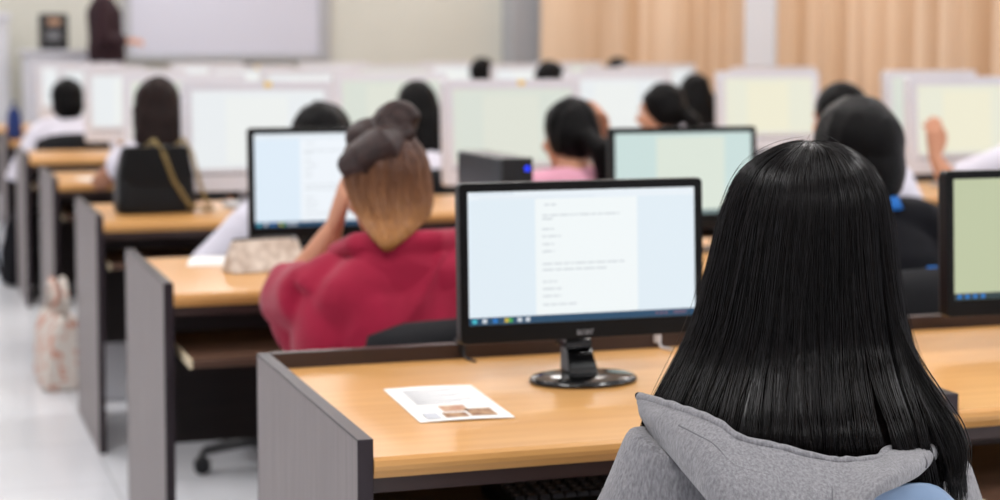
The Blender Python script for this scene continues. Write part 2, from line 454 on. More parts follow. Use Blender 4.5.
    obj('base', MB().loft([pts(.091, .07, 0, c), pts(.093, .072, .004, c), pts(.089, .068, .009, c), pts(.04, .035, .0122, c)]), 'mirror_black', t, sm=False, bevel=.002)
    return t

for n, c, k in (('ic_cyan', (70, 200, 220), .8), ('ic_white', (225, 232, 240), .8), ('ic_blue', (40, 130, 215), .8), ('ic_yellow', (225, 195, 70), .8),
                ('ic_green', (80, 180, 90), .8), ('ic_pink', (190, 130, 150), .6)):
    M[n] = glow(n, c, k)
def tint(nm, bg, page, bar=(34, 74, 104), k=1.0):
    return dict(bg=glow(nm + '_backdrop', bg, k), page=glow(nm + '_page', page, k), bar=glow(nm + '_bar', bar, k), top=glow(nm + '_top', (232, 240, 246), k),
                text=glow(nm + '_text', (205, 211, 216), k), text2=glow(nm + '_soft_text', (216, 226, 235), k))
T_main = tint('main_screen', (224, 236, 244), (240, 246, 247))
T_left = tint('blue_screen', (222, 236, 248), (238, 244, 250))
T_green = tint('green_screen', (202, 222, 219), (219, 228, 216), (120, 140, 140))
T_olive = tint('olive_screen', (190, 198, 164), (202, 206, 168), (44, 62, 66))
lcd('black monitor showing a form in front of the girl in grey hood', .508, .45, 1.066, T_main)
lcd('black monitor with olive tinted screen at right edge of nearest desks', 1.43, .46, 1.066, T_olive, False)
lcd('black monitor with pale blue screen before the woman in crimson', .475, Yf(1) + .48, 1.084, T_left)
lcd('black monitor with greenish screen before the girl with blue collar', 1.457, Yf(1) + .48, 1.07, T_green, False)

def aio(tn, sticker):
    t = thing('all_in_one_computer', 'x', 'computer', (0, 0, 0), 0, 'white all-in-one computers')
    w, b, tp = .53, .055, .435
    ix0, ix1, iz0, iz1 = -w / 2 + .034, w / 2 - .034, b + .078, tp - .034
    ps = [obj('bezel', frame(MB(), -w / 2, w / 2, b, tp, ix0, ix1, iz0, iz1, -.014, .03, .014), 'white_gloss', t)]
    bk = MB(); slab(bk, -w / 2 + .006, w / 2 - .006, b + .006, tp - .006, .0302, .045, .015); slab(bk, -.18, .18, b + .05, tp - .05, .0452, .065, .03)
    ps.append(obj('back_cover', bk, 'white_plastic', t, bevel=.005))
    s = obj('screen', MB().box(ix0 + .0004, ix1 - .0004, -.011, 0, iz0 + .0004, iz1 - .0004), tn['bg'], t); ps.append(s)
    X = lambda u: ix0 + (ix1 - ix0) * u
    Z = lambda q: iz1 - (iz1 - iz0) * q
    ps.append(obj('page', MB().box(X(.25), X(.72), -.0113, -.0109, Z(.94), Z(.08)), tn['page'], s))
    ps.append(obj('speaker_strip', MB().box(-w / 2 + .03, w / 2 - .03, -.0152, -.0142, b + .056, b + .062), 'grey_plastic', t))
    if sticker: ps.append(obj('sticker', MB().box(.02, .045, -.0150, -.0142, tp - .022, tp - .004), 'yellow', t))
    for o in ps: rot_x(o.data, math.radians(-4), (0, 0, b))
    st = MB().loft([[(-.06, y, z), (.06, y, z), (.06, y + .012, z), (-.06, y + .012, z)] for y, z in ((.068, .012), (.073, .06), (.083, .25))])
    obj('stand_neck', st, 'silver', t, bevel=.003)
    obj('stand_foot', MB().loft([[(a, .02 + c, z) for a, c in rrect(.24, .17, .03)] for z in (0, .0115)]), 'silver', t, bevel=.002)
    return t
T_aw = tint('white_screen', (232, 236, 238), (236, 239, 237)); T_ag = tint('mint_screen', (216, 222, 212), (222, 225, 213))
T_ay = tint('cream_screen', (232, 232, 214), (238, 234, 210))
tints = [T_aw, T_ag, T_ay]
aproto = {}
fixed = {(2, 0): (0, 1), (2, 1): (1, 1), (2, 3): (2, 0), (3, 1): (1, 0), (3, 3): (2, 0), (3, 4): (1, 0), (4, 0): (0, 0), (4, 1): (0, 0), (4, 3): (1, 0), (5, 0): (0, 0), (5, 1): (0, 1)}
rndm = random.Random(5)
for k in range(2, 7):
    for i in range(counts[k]):
        if (k, i) in ((2, 2), (4, 2)): continue
        tn, stk = fixed.get((k, i), (rndm.choice([0, 0, 1]), 0))
        lab = 'white all-in-one computer %s on %s' % (col_words(i), row_words(k).replace(' by the whiteboard', ''))
        loc = (.603 + W * i + {(2, 3): .04, (3, 3): .03, (3, 2): .17}.get((k, i), 0), Yf(k) + .44, .7355)
        rz = {(2, 3): .0, (5, 3): -.25}.get((k, i), rndm.uniform(-.05, .05))
        if (tn, stk) not in aproto:
            a = aproto[(tn, stk)] = aio(tints[tn], stk); a.location = loc; a.rotation_euler = (0, 0, rz); a['label'] = lab
        else: dup(aproto[(tn, stk)], loc, rz, lab)

def keyboard(label, x, y, z, rz=0):
    t = thing('keyboard', label, 'keyboard', (x, y, z), rz, 'black keyboards')
    prof = [(-.075, 0), (.075, 0), (.075, .024), (.06, .026), (-.07, .014), (-.075, .012)]
    obj('case', MB().loft([[(a, y_, z_) for y_, z_ in prof] for a in (-.222, .222)]), 'black_plastic', t, bevel=.002)
    mb = MB(); lg = MB()
    def kz(y_): return .014 + (y_ + .07) / .13 * .012
    for r in range(6):
        yc = .052 - r * .0195; off = (0, .0, .004, .008, .013, 0)[r]
        n = 21; xx = -.212
        for c in range(n):
            wk = .0168
            if r == 5 and c in (3, 4, 5, 6, 7, 8): wk = .0195
            if r == 0 and c in (1, 6): xx += .006
            if c in (15, 18): xx += .008
            x0, x1 = xx + .001, xx + wk + .001
            z0 = kz(yc) - .001; z1 = z0 + .008
            mb.loft([[(x0, yc - .0085, z0), (x1, yc - .0085, z0), (x1, yc + .0085, z0), (x0, yc + .0085, z0)],
                     [(x0 + .002, yc - .006, z1), (x1 - .002, yc - .006, z1), (x1 - .002, yc + .007, z1), (x0 + .002, yc + .007, z1)]])
            lg.box(x0 + .004, x0 + .0075, yc + .0005, yc + .0045, z1 + .00005, z1 + .0003)
            xx += .0198
    kk = obj('keys', mb, 'key', t, bevel=.0008, seg=1)
    obj('key_legends', lg, 'legend', kk)
    return t
keyboard('black keyboard on the tray in front of the girl in grey hood', .485, .17, .6025)
keyboard('black keyboard on the tray before the woman in crimson', .5, Yf(1) + .13, .6025)

def small_mouse(label, x, y, z):
    t = thing('computer_mouse', label, 'mouse', (x, y, z), 0)
    obj('shell', remesh(MB().ell((0, 0, .012), (.03, .052, .022)).ell((0, -.01, .012), (.028, .04, .024)), .003, 4), 'black_plastic', t)
    obj('wheel', MB().tube([(-.004, .028, .033), (.004, .028, .033)], .006, 14), 'grey_plastic', t, bevel=.001)
    return t

# leaflet on the nearest desk
lf = thing('leaflet', 'white printed leaflet with small photos lying on nearest desk', 'leaflet', (.223, .297, .7356), math.radians(-3))
mb = MB(); nx = 12
for s_ in (0, 1): pass
g = []
for i in range(nx + 1):
    u = i / nx
    g.append((-.073 + .146 * u, .0015 * math.sin(u * 3.1)))
mb.loft([[(x_, yy, z_ + .0003) for x_, z_ in g] + [(x_, yy, z_) for x_, z_ in reversed(g)] for yy in (-.135, .135)])
obj('sheet', mb, 'paper', lf)
def on_sheet(nm, rects, m, dz):
    q = MB()
    for x0, x1, y0, y1 in rects:
        zz = .0015 + dz; q.box(x0, x1, y0, y1, zz, zz + .00025)
    return obj(nm, q, m, lf)
on_sheet('photo_print', [(-.022, .018, -.075, -.03)], 'print_red', .0004)
on_sheet('photo_print', [(.012, .052, -.115, -.062)], 'print_tan', .0004)
on_sheet('photo_print', [(-.028, .008, -.118, -.084)], 'print_tan', .0004)
on_sheet('printed_lines', [(-.05, .045 - .02 * (j % 3), .1 - j * .014, .104 - j * .014) for j in range(9)], 'print_grey', .0004)
on_sheet('printed_block', [(-.058, -.036, -.12, -.08)], 'print_grey', .0004)

# things clipped on the back rail of the nearest desks
def rail_clip(label, x, m, cable):
    t = thing('cable_clip', label, 'cable clip', (x, Yf(0) + .7185, .7622))
    obj('clip', MB().box(-.007, .007, -.013, .013, 0, .006).box(-.007, .007, -.0135, -.0105, -.018, 0).box(-.007, .007, .0105, .0135, -.018, 0), m, t, bevel=.0012)
    obj('cable', MB().tube([(0, -.016, .008), (0, -.0175, -.004), (.001, -.019, -.02), (.002, -.03, -.0245), (.01, -.06, -.0242)], .0022, 8), cable, t, sm=True)
    return t
rail_clip('black cable clip on the desk rail beside the form monitor', .365, 'black_plastic', 'black_plastic')
rail_clip('white cable clip on desk rail beside dark hair of the girl', .742, 'white_plastic', 'white_plastic')
rail_clip('blue cable clip on the desk rail under the olive monitor', 1.19, 'blue_cloth', 'black_plastic')

# ------------------------------------------------------------------ people
def ik(a, b, l1, l2, pole):
    a, b = V(a), V(b); d = b - a; L = min(d.length, (l1 + l2) * .995); n = d.normalized()
    x = (l1 * l1 - l2 * l2 + L * L) / (2 * L); h = math.sqrt(max(0, l1 * l1 - x * x))
    p = V(pole); p = (p - n * p.dot(n)).normalized()
    return a + n * x + p * h, a + n * L

def hand(mb, w, d, palm, side, curl=.5, sc=1.0, thumb_out=.6):
    """w wrist, d direction of the fingers, palm = normal the palm faces, side = direction of the thumb"""
    d = V(d).normalized(); palm = V(palm); palm = (palm - d * palm.dot(d)).normalized(); sd = d.cross(palm)
    if sd.dot(V(side)) < 0: sd = -sd
    w = V(w)
    def ring(t, hw, th):
        c = w + d * t * sc
        return [tuple(c + sd * (hw * math.cos(2 * PI * j / 12)) * sc + palm * (th * math.sin(2 * PI * j / 12)) * sc) for j in range(12)]
    mb.loft([ring(-.02, .024, .019), ring(.015, .030, .018), ring(.05, .038, .015), ring(.085, .039, .012), ring(.092, .034, .009)])
    for i, (L, off) in enumerate(((.068, .029), (.077, .010), (.071, -.010), (.056, -.028))):
        b = w + (d * (.084 - .004 * abs(i - 1)) + sd * off) * sc
        ang = 0; p = b - d * .012 * sc; pts = [p, b]; dd = d
        for s_, fr_ in enumerate((.45, .32, .23)):
            ang += curl * (.55 + .12 * i) * (.7, 1, .8)[s_]
            dd = d * math.cos(ang) + palm * math.sin(ang) + sd * (off * 1.2)
            p = pts[-1] + dd.normalized() * L * fr_ * sc; pts.append(p)
        mb.tube(pts, [.0095 * sc, .0092 * sc, .0085 * sc, .0078 * sc, .0062 * sc], 8)
    b = w + (d * .022 + sd * .024) * sc
    p1 = b + (d * .6 + sd * thumb_out + palm * .35).normalized() * .036 * sc
    p2 = p1 + (d * .85 + sd * thumb_out * .5 + palm * .4).normalized() * .03 * sc
    p3 = p2 + (d * .95 + sd * .1 + palm * .5).normalized() * .024 * sc
    mb.tube([b - d * .008 * sc, p1, p2, p3], [.014 * sc, .0125 * sc, .0105 * sc, .0075 * sc], 8)

def ring_at(c, rx, ry, tilt=0, n=20, e=2.3):
    out = []
    for j in range(n):
        a = 2 * PI * j / n; ca, sa = math.cos(a), math.sin(a)
        x = rx * math.copysign(abs(ca) ** (2 / e), ca); y = ry * math.copysign(abs(sa) ** (2 / e), sa)
        out.append((c[0] + x, c[1] + y * math.cos(tilt), c[2] + y * math.sin(tilt)))
    return out

def person(label, loc, rz=0, top=1.15, hc=(0, .1), sit=True, skin='skin', shirt='white_cloth', pants='denim', shoes='shoe', hair='hair_black',
           style='long', turn=0, nod=.15, tilt=0, hands=None, sleeve=1.0, vox=.008, cvox=.009, hw=.165, loose=0, floor=0, group=None,
           hz=None, extra=None, hair_mesh=None, fold_amp=.004, girth=1.0, curls=(.7, .7), palms=None, poles=None, seat_y=0, drop=.0, c7dy=-.055, c7dz=.255, trap=.028, elbows=None, hair_fn=None, hk=1.0, baggy=False, more_cloth=None):
    """seated (or standing) figure facing local +Y, origin on the floor below the hips"""
    hz = hz or (.475 if sit else .88)
    R3 = Matrix.Rotation(turn, 3, 'Z') @ Matrix.Rotation(tilt, 3, 'Y') @ Matrix.Rotation(-nod, 3, 'X')
    H = V((hc[0], hc[1], top - .112))
    hp = lambda p: tuple(H + R3 @ V(p))
    c7 = V((hc[0] * .75, hc[1] + c7dy, top - c7dz)); sz = c7.z - .05
    hip = V((0, seat_y, hz))
    # trunk path from hips to the base of the neck
    prof = [(0, .155, .112), (.14, .158, .115), (.36, .132, .098), (.6, .138, .1), (.8, .150, .1), (.92, .135, .082), (1.0, .082, .06), (1.05, .055, .052)]
    back = .03 if sit else 0
    def spine(u):
        p = hip.lerp(c7, u); p.y -= back * math.sin(min(u, 1) * PI) * 1.0
        return p
    def trunk(mb, dr=0, u0=0, u1=9, k=1.0):
        rs = []
        for u, rx, ry in prof:
            if u < u0 or u > u1: continue
            rs.append(ring_at(spine(u), (rx * girth + dr) * k, (ry * girth + dr)))
        mb.loft(rs)
    sh = [spine(.88) + V((s * (hw if not isinstance(hw, tuple) else hw[(s + 1) // 2]), 0.0, -(drop if not isinstance(drop, tuple) else drop[(s + 1) // 2]))) for s in (-1, 1)]
    hands = hands or [(-.12, .15, .605), (.12, .16, .605)]
    elb = []; wr = []
    for i, s in enumerate((-1, 1)):
        e, w = ik(sh[i], hands[i], .275, .24, (poles[i] if poles else (s * .7, -.35, -.8))); 
        if elbows and elbows[i]: e, w = V(elbows[i]), V(hands[i])
        elb.append(e); wr.append(w)
    mb = MB(); trunk(mb)
    mb.tube([tuple(spine(.93)), tuple(c7 + V((0, .01, .03))), hp((0, -.012, -.07)), hp((0, -.012, -.02))], [.06, .052, .05, .05], 16)
    mb.ell(hp((0, -.012, .012)), (.073, .092, .097), R3); mb.ell(hp((0, .02, -.04)), (.058, .072, .078), R3); mb.ell(hp((0, .068, -.088)), (.028, .024, .02), R3)
    mb.tube([hp((0, .088, .012)), hp((0, .108, -.026)), hp((0, .096, -.036))], [.008, .0125, .011], 8)
    for s in (-1, 1):
        mb.ell(hp((s * .074, -.008, -.014)), (.009, .018, .03), R3, 10, 8)
        mb.ell(hp((s * .04, .058, -.03)), (.024, .024, .022), R3, 10, 8)
    mb.ell(hp((0, .089, -.061)), (.021, .008, .005), R3, 10, 6); mb.ell(hp((0, .087, -.071)), (.019, .008, .006), R3, 10, 6)
    mb.tube([hp((-.045, .074, .022)), hp((0, .088, .024)), hp((.045, .074, .022))], [.007, .009, .007], 8)
    for i, s in enumerate((-1, 1)):
        mb.tube([tuple(spine(.97)), tuple(sh[i] + V((-s * .03, 0, trap if not isinstance(trap, tuple) else trap[i]))), tuple(sh[i] + V((0, 0, -.002)))], [.05, .042, .046], 12)
        m1 = sh[i].lerp(elb[i], .45); m2 = elb[i].lerp(wr[i], .3)
        mb.tube([tuple(sh[i]), tuple(m1), tuple(elb[i]), tuple(m2), tuple(wr[i])], [.05, .043, .036, .037, .024], 12)
        fd = (wr[i] - elb[i]).normalized()
        pn = palms[i] if palms else (0, 0, -1)
        if palms and len(pn) == 6: fd, pn = V(pn[:3]), pn[3:]
        hand(mb, wr[i] + fd * .012, fd, pn, (-s, .2, .1), curls[i])
    # legs
    legs = []
    for s in (-1, 1):
        a = hip + V((s * .085, .0, -.01))
        if sit: kn = V((s * .10, seat_y + .42, hz + .01)); an = V((s * .095, seat_y + .40, .075))
        else: kn = V((s * .09, .02, .47)); an = V((s * .09, -.01, .08))
        legs.append((a, kn, an))
        mb.tube([tuple(a), tuple(a.lerp(kn, .5)), tuple(kn), tuple(kn.lerp(an, .35)), tuple(an)], [.085 * girth, .074 * girth, .053, .052, .034], 14)
        mb.tube([tuple(an + V((0, -.03, -.035))), tuple(an + V((0, .06, -.045))), tuple(an + V((0, .14, -.055)))], [.028, .03, .018], 10, .8)
    for p in range(len(mb.v)): pass
    me = remesh(mb, vox, 5)
    body = obj('person', me, skin); body.location = (loc[0], loc[1], floor); body.rotation_euler = (0, 0, rz)
    tag(body, label, 'person', group)
    # eyes
    ey = MB(); pu = MB()
    for s in (-1, 1):
        ey.ell(hp((s * .031, .0745, .003)), (.0125, .0125, .0095), R3, 12, 8); pu.ell(hp((s * .031, .0840, .003)), (.0055, .0035, .0055), R3, 10, 6)
    e = obj('eyes', ey, 'eye', body, sm=True); obj('pupils', pu, 'hair_black', e, sm=True)
    # shirt
    def cloth(d, sl):
        q = MB(); rs = [ring_at(spine(u), rx * girth + d + (loose if .1 < u < .85 else 0), ry * girth + d + (loose * .8 if .1 < u < .85 else 0)) for u, rx, ry in prof[:-1] if u >= .0]
        q.loft(rs)
        q.tube([tuple(spine(.95)), tuple(c7 + V((0, .004, .022)))], [.066 + d, .058 + d * .5], 16)
        for i, s in enumerate((-1, 1)):
            q.tube([tuple(spine(.97)), tuple(sh[i] + V((-s * .03, 0, trap if not isinstance(trap, tuple) else trap[i]))), tuple(sh[i] + V((0, 0, -.002)))], [.05 + d, .042 + d, .047 + d], 12)
            if more_cloth and i == 0: more_cloth(q)
            if baggy: q.ell(spine(.55) + V((s * .15, .01, 0)), (.075, .09, .14)); q.ell(sh[i].lerp(elb[i], .55) + V((-s * .01, -.01, -.03)), (.068, .078, .10))
            if sl <= .5:
                q.tube([tuple(sh[i]), tuple(sh[i].lerp(elb[i], sl * 2))], [.053 + d, .052 + d * 1.4], 14)
            else:
                t = (sl - .5) * 2
                q.tube([tuple(sh[i]), tuple(sh[i].lerp(elb[i], .45)), tuple(elb[i]), tuple(elb[i].lerp(wr[i], t * .5)), tuple(elb[i].lerp(wr[i], t * .94))],
                       [.053 + d, .048 + d + loose * .6, .043 + d + loose * .6, .043 + d + loose * .5, .031 + d + loose * .2], 14)
        return q
    cm = remesh(cloth(.012, sleeve), cvox, 16 if baggy else 5, folds(fold_amp, 7, (1, 1, .55), seed=len(label)))
    shirt_o = obj('shirt' if not loose else 'hoodie', cm, shirt, body)
    q = MB()
    for a, kn, an in legs:
        q.tube([tuple(a), tuple(a.lerp(kn, .5)), tuple(kn), tuple(kn.lerp(an, .4)), tuple(kn.lerp(an, .93))], [.094 * girth, .083 * girth, .064, .062, .05], 14)
    q.loft([ring_at(spine(u) if u else hip + V((0, 0, -.03)), rx * girth + .006, ry * girth + .006) for u, rx, ry in prof[:2]])
    obj('trousers', remesh(q, .012, 4), pants, body)
    for a, kn, an in legs:
        q = MB(); q.tube([(an.x, an.y - .045, .042), (an.x, an.y + .0, .048), (an.x, an.y + .08, .042), (an.x, an.y + .165, .03)], [.034, .041, .042, .026], 14, .95)
        q.tube([tuple(an + V((0, 0, -.01))), tuple(an + V((0, -.005, .02)))], [.04, .041], 12)
        sm_ = remesh(q, .008, 4)
        lo = min(v.co.z for v in sm_.vertices); sm_.transform(Matrix.Translation((0, 0, -lo + .001)))
        obj('shoe', sm_, shoes, body)
    # hair
    if hair_fn:
        obj('hair', remesh(hair_fn(H, R3), min(vox, .006), 3), hair, body)
    elif style:
        q = MB(); D = lambda p, r: q.ell(hp(p), tuple(a * hk for a in r), R3)
        D((0, -.02, .028), (.083, .093, .093)); D((0, -.045, .0), (.08, .07, .09))
        for s in (-1, 1): D((s * .062, -.03, -.01), (.022, .05, .06))
        if style in ('long', 'long_thin'):
            D((0, -.05, -.06), (.092, .07, .11)); D((0, -.07, -.12), (.094, .05, .10))
            Lh = .33
            wd = .10
            pts = [H + R3 @ V((0, -.03, .03))]
            rs = []
            for j, u in enumerate((0, .25, .5, .75, 1)):
                c = H + R3 @ V((0, -.05, .0)) + V((0, -.10 * u ** .8, -Lh * u))
                rs.append(ring_at(c, wd * (1 - .25 * u), .05 * (1 - .35 * u)))
            q.loft(rs)
        if style == 'bob':
            D((0, -.03, .02), (.092, .1, .098)); D((0, -.045, -.045), (.09, .08, .085)); D((0, -.05, -.095), (.066, .055, .055))
        if style == 'tail':
            D((0, -.105, -.02), (.028, .03, .03))
            a = H + R3 @ V((0, -.11, -.02))
            tx = extra or .0
            q.tube([tuple(a), tuple(a + V((tx * .5, -.035, -.03))), tuple(a + V((tx, -.03, -.11))), tuple(a + V((tx * 1.1, -.015, -.2))), tuple(a + V((tx * 1.1, -.005, -.25)))], [.024, .036, .034, .024, .006], 14)
        if style == 'bun':
            D((0, -.105, .02), (.045, .04, .045))
        hm = remesh(q, min(vox, .008), 12, folds(.005, 15, (1, 1, .3), len(label)))
        ho = obj('hair', hm, hair, body)
    return body

def office_chair(label, loc, rz, back_top=.8, first=None):
    t = thing('office_chair', label, 'chair', (loc[0], loc[1], 0), rz, 'black office chairs')
    obj('seat', MB().loft([[(x_, y_, z_) for x_, y_ in rrect(a, b, .09)] for a, b, z_ in ((.40, .40, .318), (.43, .43, .330), (.43, .43, .344), (.39, .39, .352))]), 'black_fabric', t, bevel=.006)
    bk = MB(); n = 9; rings = []
    h0, h1 = .46, back_top
    for a, y in ((0, 0), (1, 1)):
        pass
    nx, nz = 14, 12; vs = []; fs = []
    for sgn in (0, 1):
        for iz in range(nz + 1):
            v = iz / nz
            for ix in range(nx + 1):
                u = ix / nx * 2 - 1
                e = (1 - abs(2 * v - 1) ** 5) ** .2 if 0 < v < 1 else 0
                w = .205 * (.62 + .38 * max(e, 0) ** .9) if v > 0 and v < 1 else .125
                th = .02 * (1 - abs(u) ** 4) * (1 - abs(2 * v - 1) ** 6) + .004
                z = h0 + (h1 - h0) * v + (.012 * (1 - u * u) if v == 1 else 0)
                y = -.255 - .03 * v + .05 * u * u
                vs.append((u * w, y + (th if sgn else -th), z))
    K = (nx + 1) * (nz + 1)
    for iz in range(nz):
        for ix in range(nx):
            a = iz * (nx + 1) + ix
            fs.append((a, a + 1, a + nx + 2, a + nx + 1)); fs.append((K + a, K + a + nx + 1, K + a + nx + 2, K + a + 1))
    for ix in range(nx):
        fs.append((ix, K + ix, K + ix + 1, ix + 1)); a = nz * (nx + 1) + ix; fs.append((a, a + 1, K + a + 1, K + a))
    for iz in range(nz):
        a = iz * (nx + 1); fs.append((a, a + nx + 1, K + a + nx + 1, K + a)); a += nx; fs.append((a, K + a, K + a + nx + 1, a + nx + 1))
    bk.add(vs, fs)
    obj('backrest', bk, 'black_fabric', t, sm=True)
    obj('back_bracket', MB().tube([(0, -.02, .305), (0, -.25, .305), (0, -.305, .35), (0, -.303, .6)], .018, 10, .6), 'black_plastic', t, sm=True)
    obj('gas_column', MB().lathe([(.03, .1), (.03, .24), (.02, .245), (.02, .317)]), 'dark_metal', t, bevel=.002)
    for j in range(5):
        a = 2 * PI * j / 5 + .3; ca, sa = math.cos(a), math.sin(a)
        lg = obj('leg', MB().tube([(.02 * ca, .02 * sa, .105), (.16 * ca, .16 * sa, .095), (.28 * ca, .28 * sa, .07)], [.027, .024, .017], 10, .8), 'black_plastic', t, sm=True)
        cs = MB()
        for sd in (-1, 1):
            c = V((.285 * ca - sd * .012 * sa, .285 * sa + sd * .012 * ca, .0265)); ax = V((-sa, ca, 0))
            cs.tube([tuple(c - ax * .008), tuple(c + ax * .008)], [.026, .026], 16)
        cs.tube([(.285 * ca, .285 * sa, .03), (.285 * ca, .285 * sa, .072)], .008, 8)
        obj('caster', cs, 'black_plastic', lg, bevel=.002)
    return t

# ---- the girl in the grey hooded top, nearest the camera
GX, GY = .487, -.38
def near_girl():
    body = person('girl with long straight black hair in a grey hooded top, seen from behind', (.478, -.345), 0, 1.163, (0.009, -.035), style=None, shirt='grey_knit',
                  hw=(.178, .150), loose=.012, vox=.006, cvox=.007, fold_amp=.005, drop=(.024, .085), girth=.86, c7dy=-.03, c7dz=.285, trap=(-.002, -.012))
    # --- hair: a sheet over skull, neck and back, with single strands
    tab = np.array([(1.174, -.004, .012), (1.169, -.027, .037), (1.162, -.045, .054), (1.150, -.066, .071), (1.137, -.081, .083), (1.118, -.092, .094), (1.099, -.099, .100), (1.074, -.107, .104), (1.036, -.115, .108),
                    (.998, -.124, .113), (.960, -.134, .121), (.922, -.150, .132), (.889, -.168, .146), (.857, -.187, .165), (.831, -.199, .177), (.805, -.206, .189), (.773, -.212, .197), (.735, -.214, .200)])
    dv = np.array([.008, .034, .052, .068, .081, .092, .098, .104, .107, .106, .103, .102, .112, .124, .130, .130, .126, .118])
    cv = np.array([0, 0, 0, 0, 0, 0, 0, 0, 0, -.002, -.006, -.012, -.030, -.048, -.052, -.046, -.042, -.038])
    kk = np.interp(tab[:, 0], [.74, .86, 1.0], [.965, .955, 1.0]); tab[:, 1] *= kk; tab[:, 2] *= kk
    n0 = len(tab); ss = np.arange(n0)
    def sm(a):
        x = np.linspace(0, n0 - 1, 241); y = np.interp(x, ss, a); k = np.hanning(19); k /= k.sum()
        yp = np.concatenate([2 * y[0] - y[9:0:-1], y, 2 * y[-1] - y[-2:-11:-1]]); return x, np.convolve(yp, k, 'valid')
    xs, Zs = sm(tab[:, 0]); Ls = sm(tab[:, 1])[1]; Rs = sm(tab[:, 2])[1]; Ds = sm(dv)[1]; Cs = sm(cv)[1]
    ph = math.radians(27.89); vx, vy = math.sin(ph), math.cos(ph)
    def S(th, s, k=1.0):
        """th around the head (-90 deg faces the camera side), s down the length; arrays"""
        z = np.interp(s, xs, Zs); l = np.interp(s, xs, Ls); r = np.interp(s, xs, Rs); d = np.interp(s, xs, Ds); c = np.interp(s, xs, Cs)
        m, h = (l + r) / 2, (r - l) / 2
        R = m + h * k * np.cos(th); Vv = c + d * k * np.sin(th)
        return np.stack([GX + R * vy + Vv * vx, GY - R * vx + Vv * vy, z], -1)
    thf = math.radians(118)
    def send(th):
        """how far down the strand reaches, by direction"""
        a = np.abs((th - thf + PI) % (2 * PI) - PI)
        e = np.full_like(th, 16.2)                         # down the back, into the hood
        cam = (th + PI / 2 + PI) % (2 * PI) - PI          # 0 = towards camera, + = right
        e = np.where(cam > .85, 16.3, e); e = np.where(cam < -.9, 15.0, e)
        e = np.where(a < 1.0, 15.0, e)
        return np.where(a < .62, 5.6, e)
    # base sheet
    mb = MB(); nt, ns = 72, 44; vs = []; fs = []
    tharr = np.linspace(0, 2 * PI, nt, endpoint=False)
    en = send(tharr) - .5
    en = (en + np.roll(en, 1) + np.roll(en, -1)) / 3
    for i in range(ns):
        u = i / (ns - 1)
        P = S(tharr, .0 + en * u, .955); P[:, 2] -= .004
        vs += [tuple(p) for p in P]
    for i in range(ns - 1):
        for j in range(nt):
            k = (j + 1) % nt; fs.append((i * nt + j, (i + 1) * nt + j, (i + 1) * nt + k, i * nt + k))
    fs.append(tuple(range(nt)))
    # strands
    NS, NP = 9000, 24
    th = rng.uniform(0, 2 * PI, NS * 2)
    cam = (th + PI / 2 + PI) % (2 * PI) - PI
    keep = rng.random(NS * 2) < np.where(np.abs(cam) < 1.9, 1.0, .35); th = th[keep][:NS]; n = len(th)
    s0 = np.where(rng.random(n) < .45, rng.uniform(0, .6, n), rng.uniform(0, 9, n))
    s1 = send(th) + rng.normal(0, .35, n)
    s1 = np.maximum(s1, s0 + 1.5)
    t = np.linspace(0, 1, NP)
    # locks: strands lean towards the middle of their lock on the way down
    nl = 150; lock = rng.uniform(0, 2 * PI, nl); lock.sort()
    idx = np.abs(((th[:, None] - lock[None, :]) + PI) % (2 * PI) - PI).argmin(1)
    dl = ((lock[idx] - th) + PI) % (2 * PI) - PI
    lk_h = rng.normal(0, .028, nl); lk_w = rng.normal(0, .035, nl)
    S_ = s0[:, None] + (s1 - s0)[:, None] * t[None, :]
    pull = np.clip((S_ - 3) / 11, 0, 1) ** 1.3
    TH = th[:, None] + dl[:, None] * pull * .55 + lk_w[idx][:, None] * pull * np.sin(S_ * .5 + idx[:, None])
    TH = TH + rng.normal(0, .02, n)[:, None] * np.sin(S_ * rng.uniform(.2, .7, n)[:, None] + rng.uniform(0, 6, n)[:, None])
    K = .985 + rng.normal(0, .012, n)[:, None] + lk_h[idx][:, None] * pull + np.where(s0[:, None] > .7, -.03 * np.clip(1 - (S_ - s0[:, None]) / 1.2, 0, 1), 0)
    fly = rng.random(n) < .03
    K = K + fly[:, None] * (rng.uniform(.01, .07, n)[:, None] * np.sin(t[None, :] * PI) ** 1.0)
    P = S(TH, S_, 1.0)
    z = np.interp(S_, xs, Zs); c = np.interp(S_, xs, Cs); m = (np.interp(S_, xs, Ls) + np.interp(S_, xs, Rs)) / 2
    ctr = np.stack([GX + m * vy + c * vx, GY - m * vx + c * vy, z], -1)
    P = ctr + (P - ctr) * K[..., None]
    P[..., 2] += (K - 1) * .10 * np.clip(1 - S_ / 6, 0, 1) + np.where(fly[:, None], rng.normal(0, .004, n)[:, None], 0)
    T = np.gradient(P, axis=1); T /= np.linalg.norm(T, axis=-1, keepdims=True) + 1e-9
    O = P - ctr; O[..., 2] += .02 * np.clip(1 - S_ / 5, 0, 1)
    O -= T * (O * T).sum(-1, keepdims=True); O /= np.linalg.norm(O, axis=-1, keepdims=True) + 1e-9
    B = np.cross(T, O)
    m_ = 330
    gx = np.array([(.548, -.455, .995), (.560, -.478, .93), (.575, -.502, .885), (.590, -.530, .848), (.598, -.550, .816), (.590, -.566, .776)]); gw = np.array([.008, .012, .016, .017, .014, .007])
    tt = np.linspace(0, 5, NP); gp = np.stack([np.interp(tt, np.arange(6), gx[:, q_]) for q_ in range(3)], -1); gw = np.interp(tt, np.arange(6), gw)
    ker = np.array([.25, .5, .25])
    for _ in range(6): gp[1:-1] = gp[:-2] * .25 + gp[1:-1] * .5 + gp[2:] * .25
    ou, ov = rng.normal(0, .55, m_), rng.normal(0, .3, m_); eN = rng.uniform(.82, 1, m_)
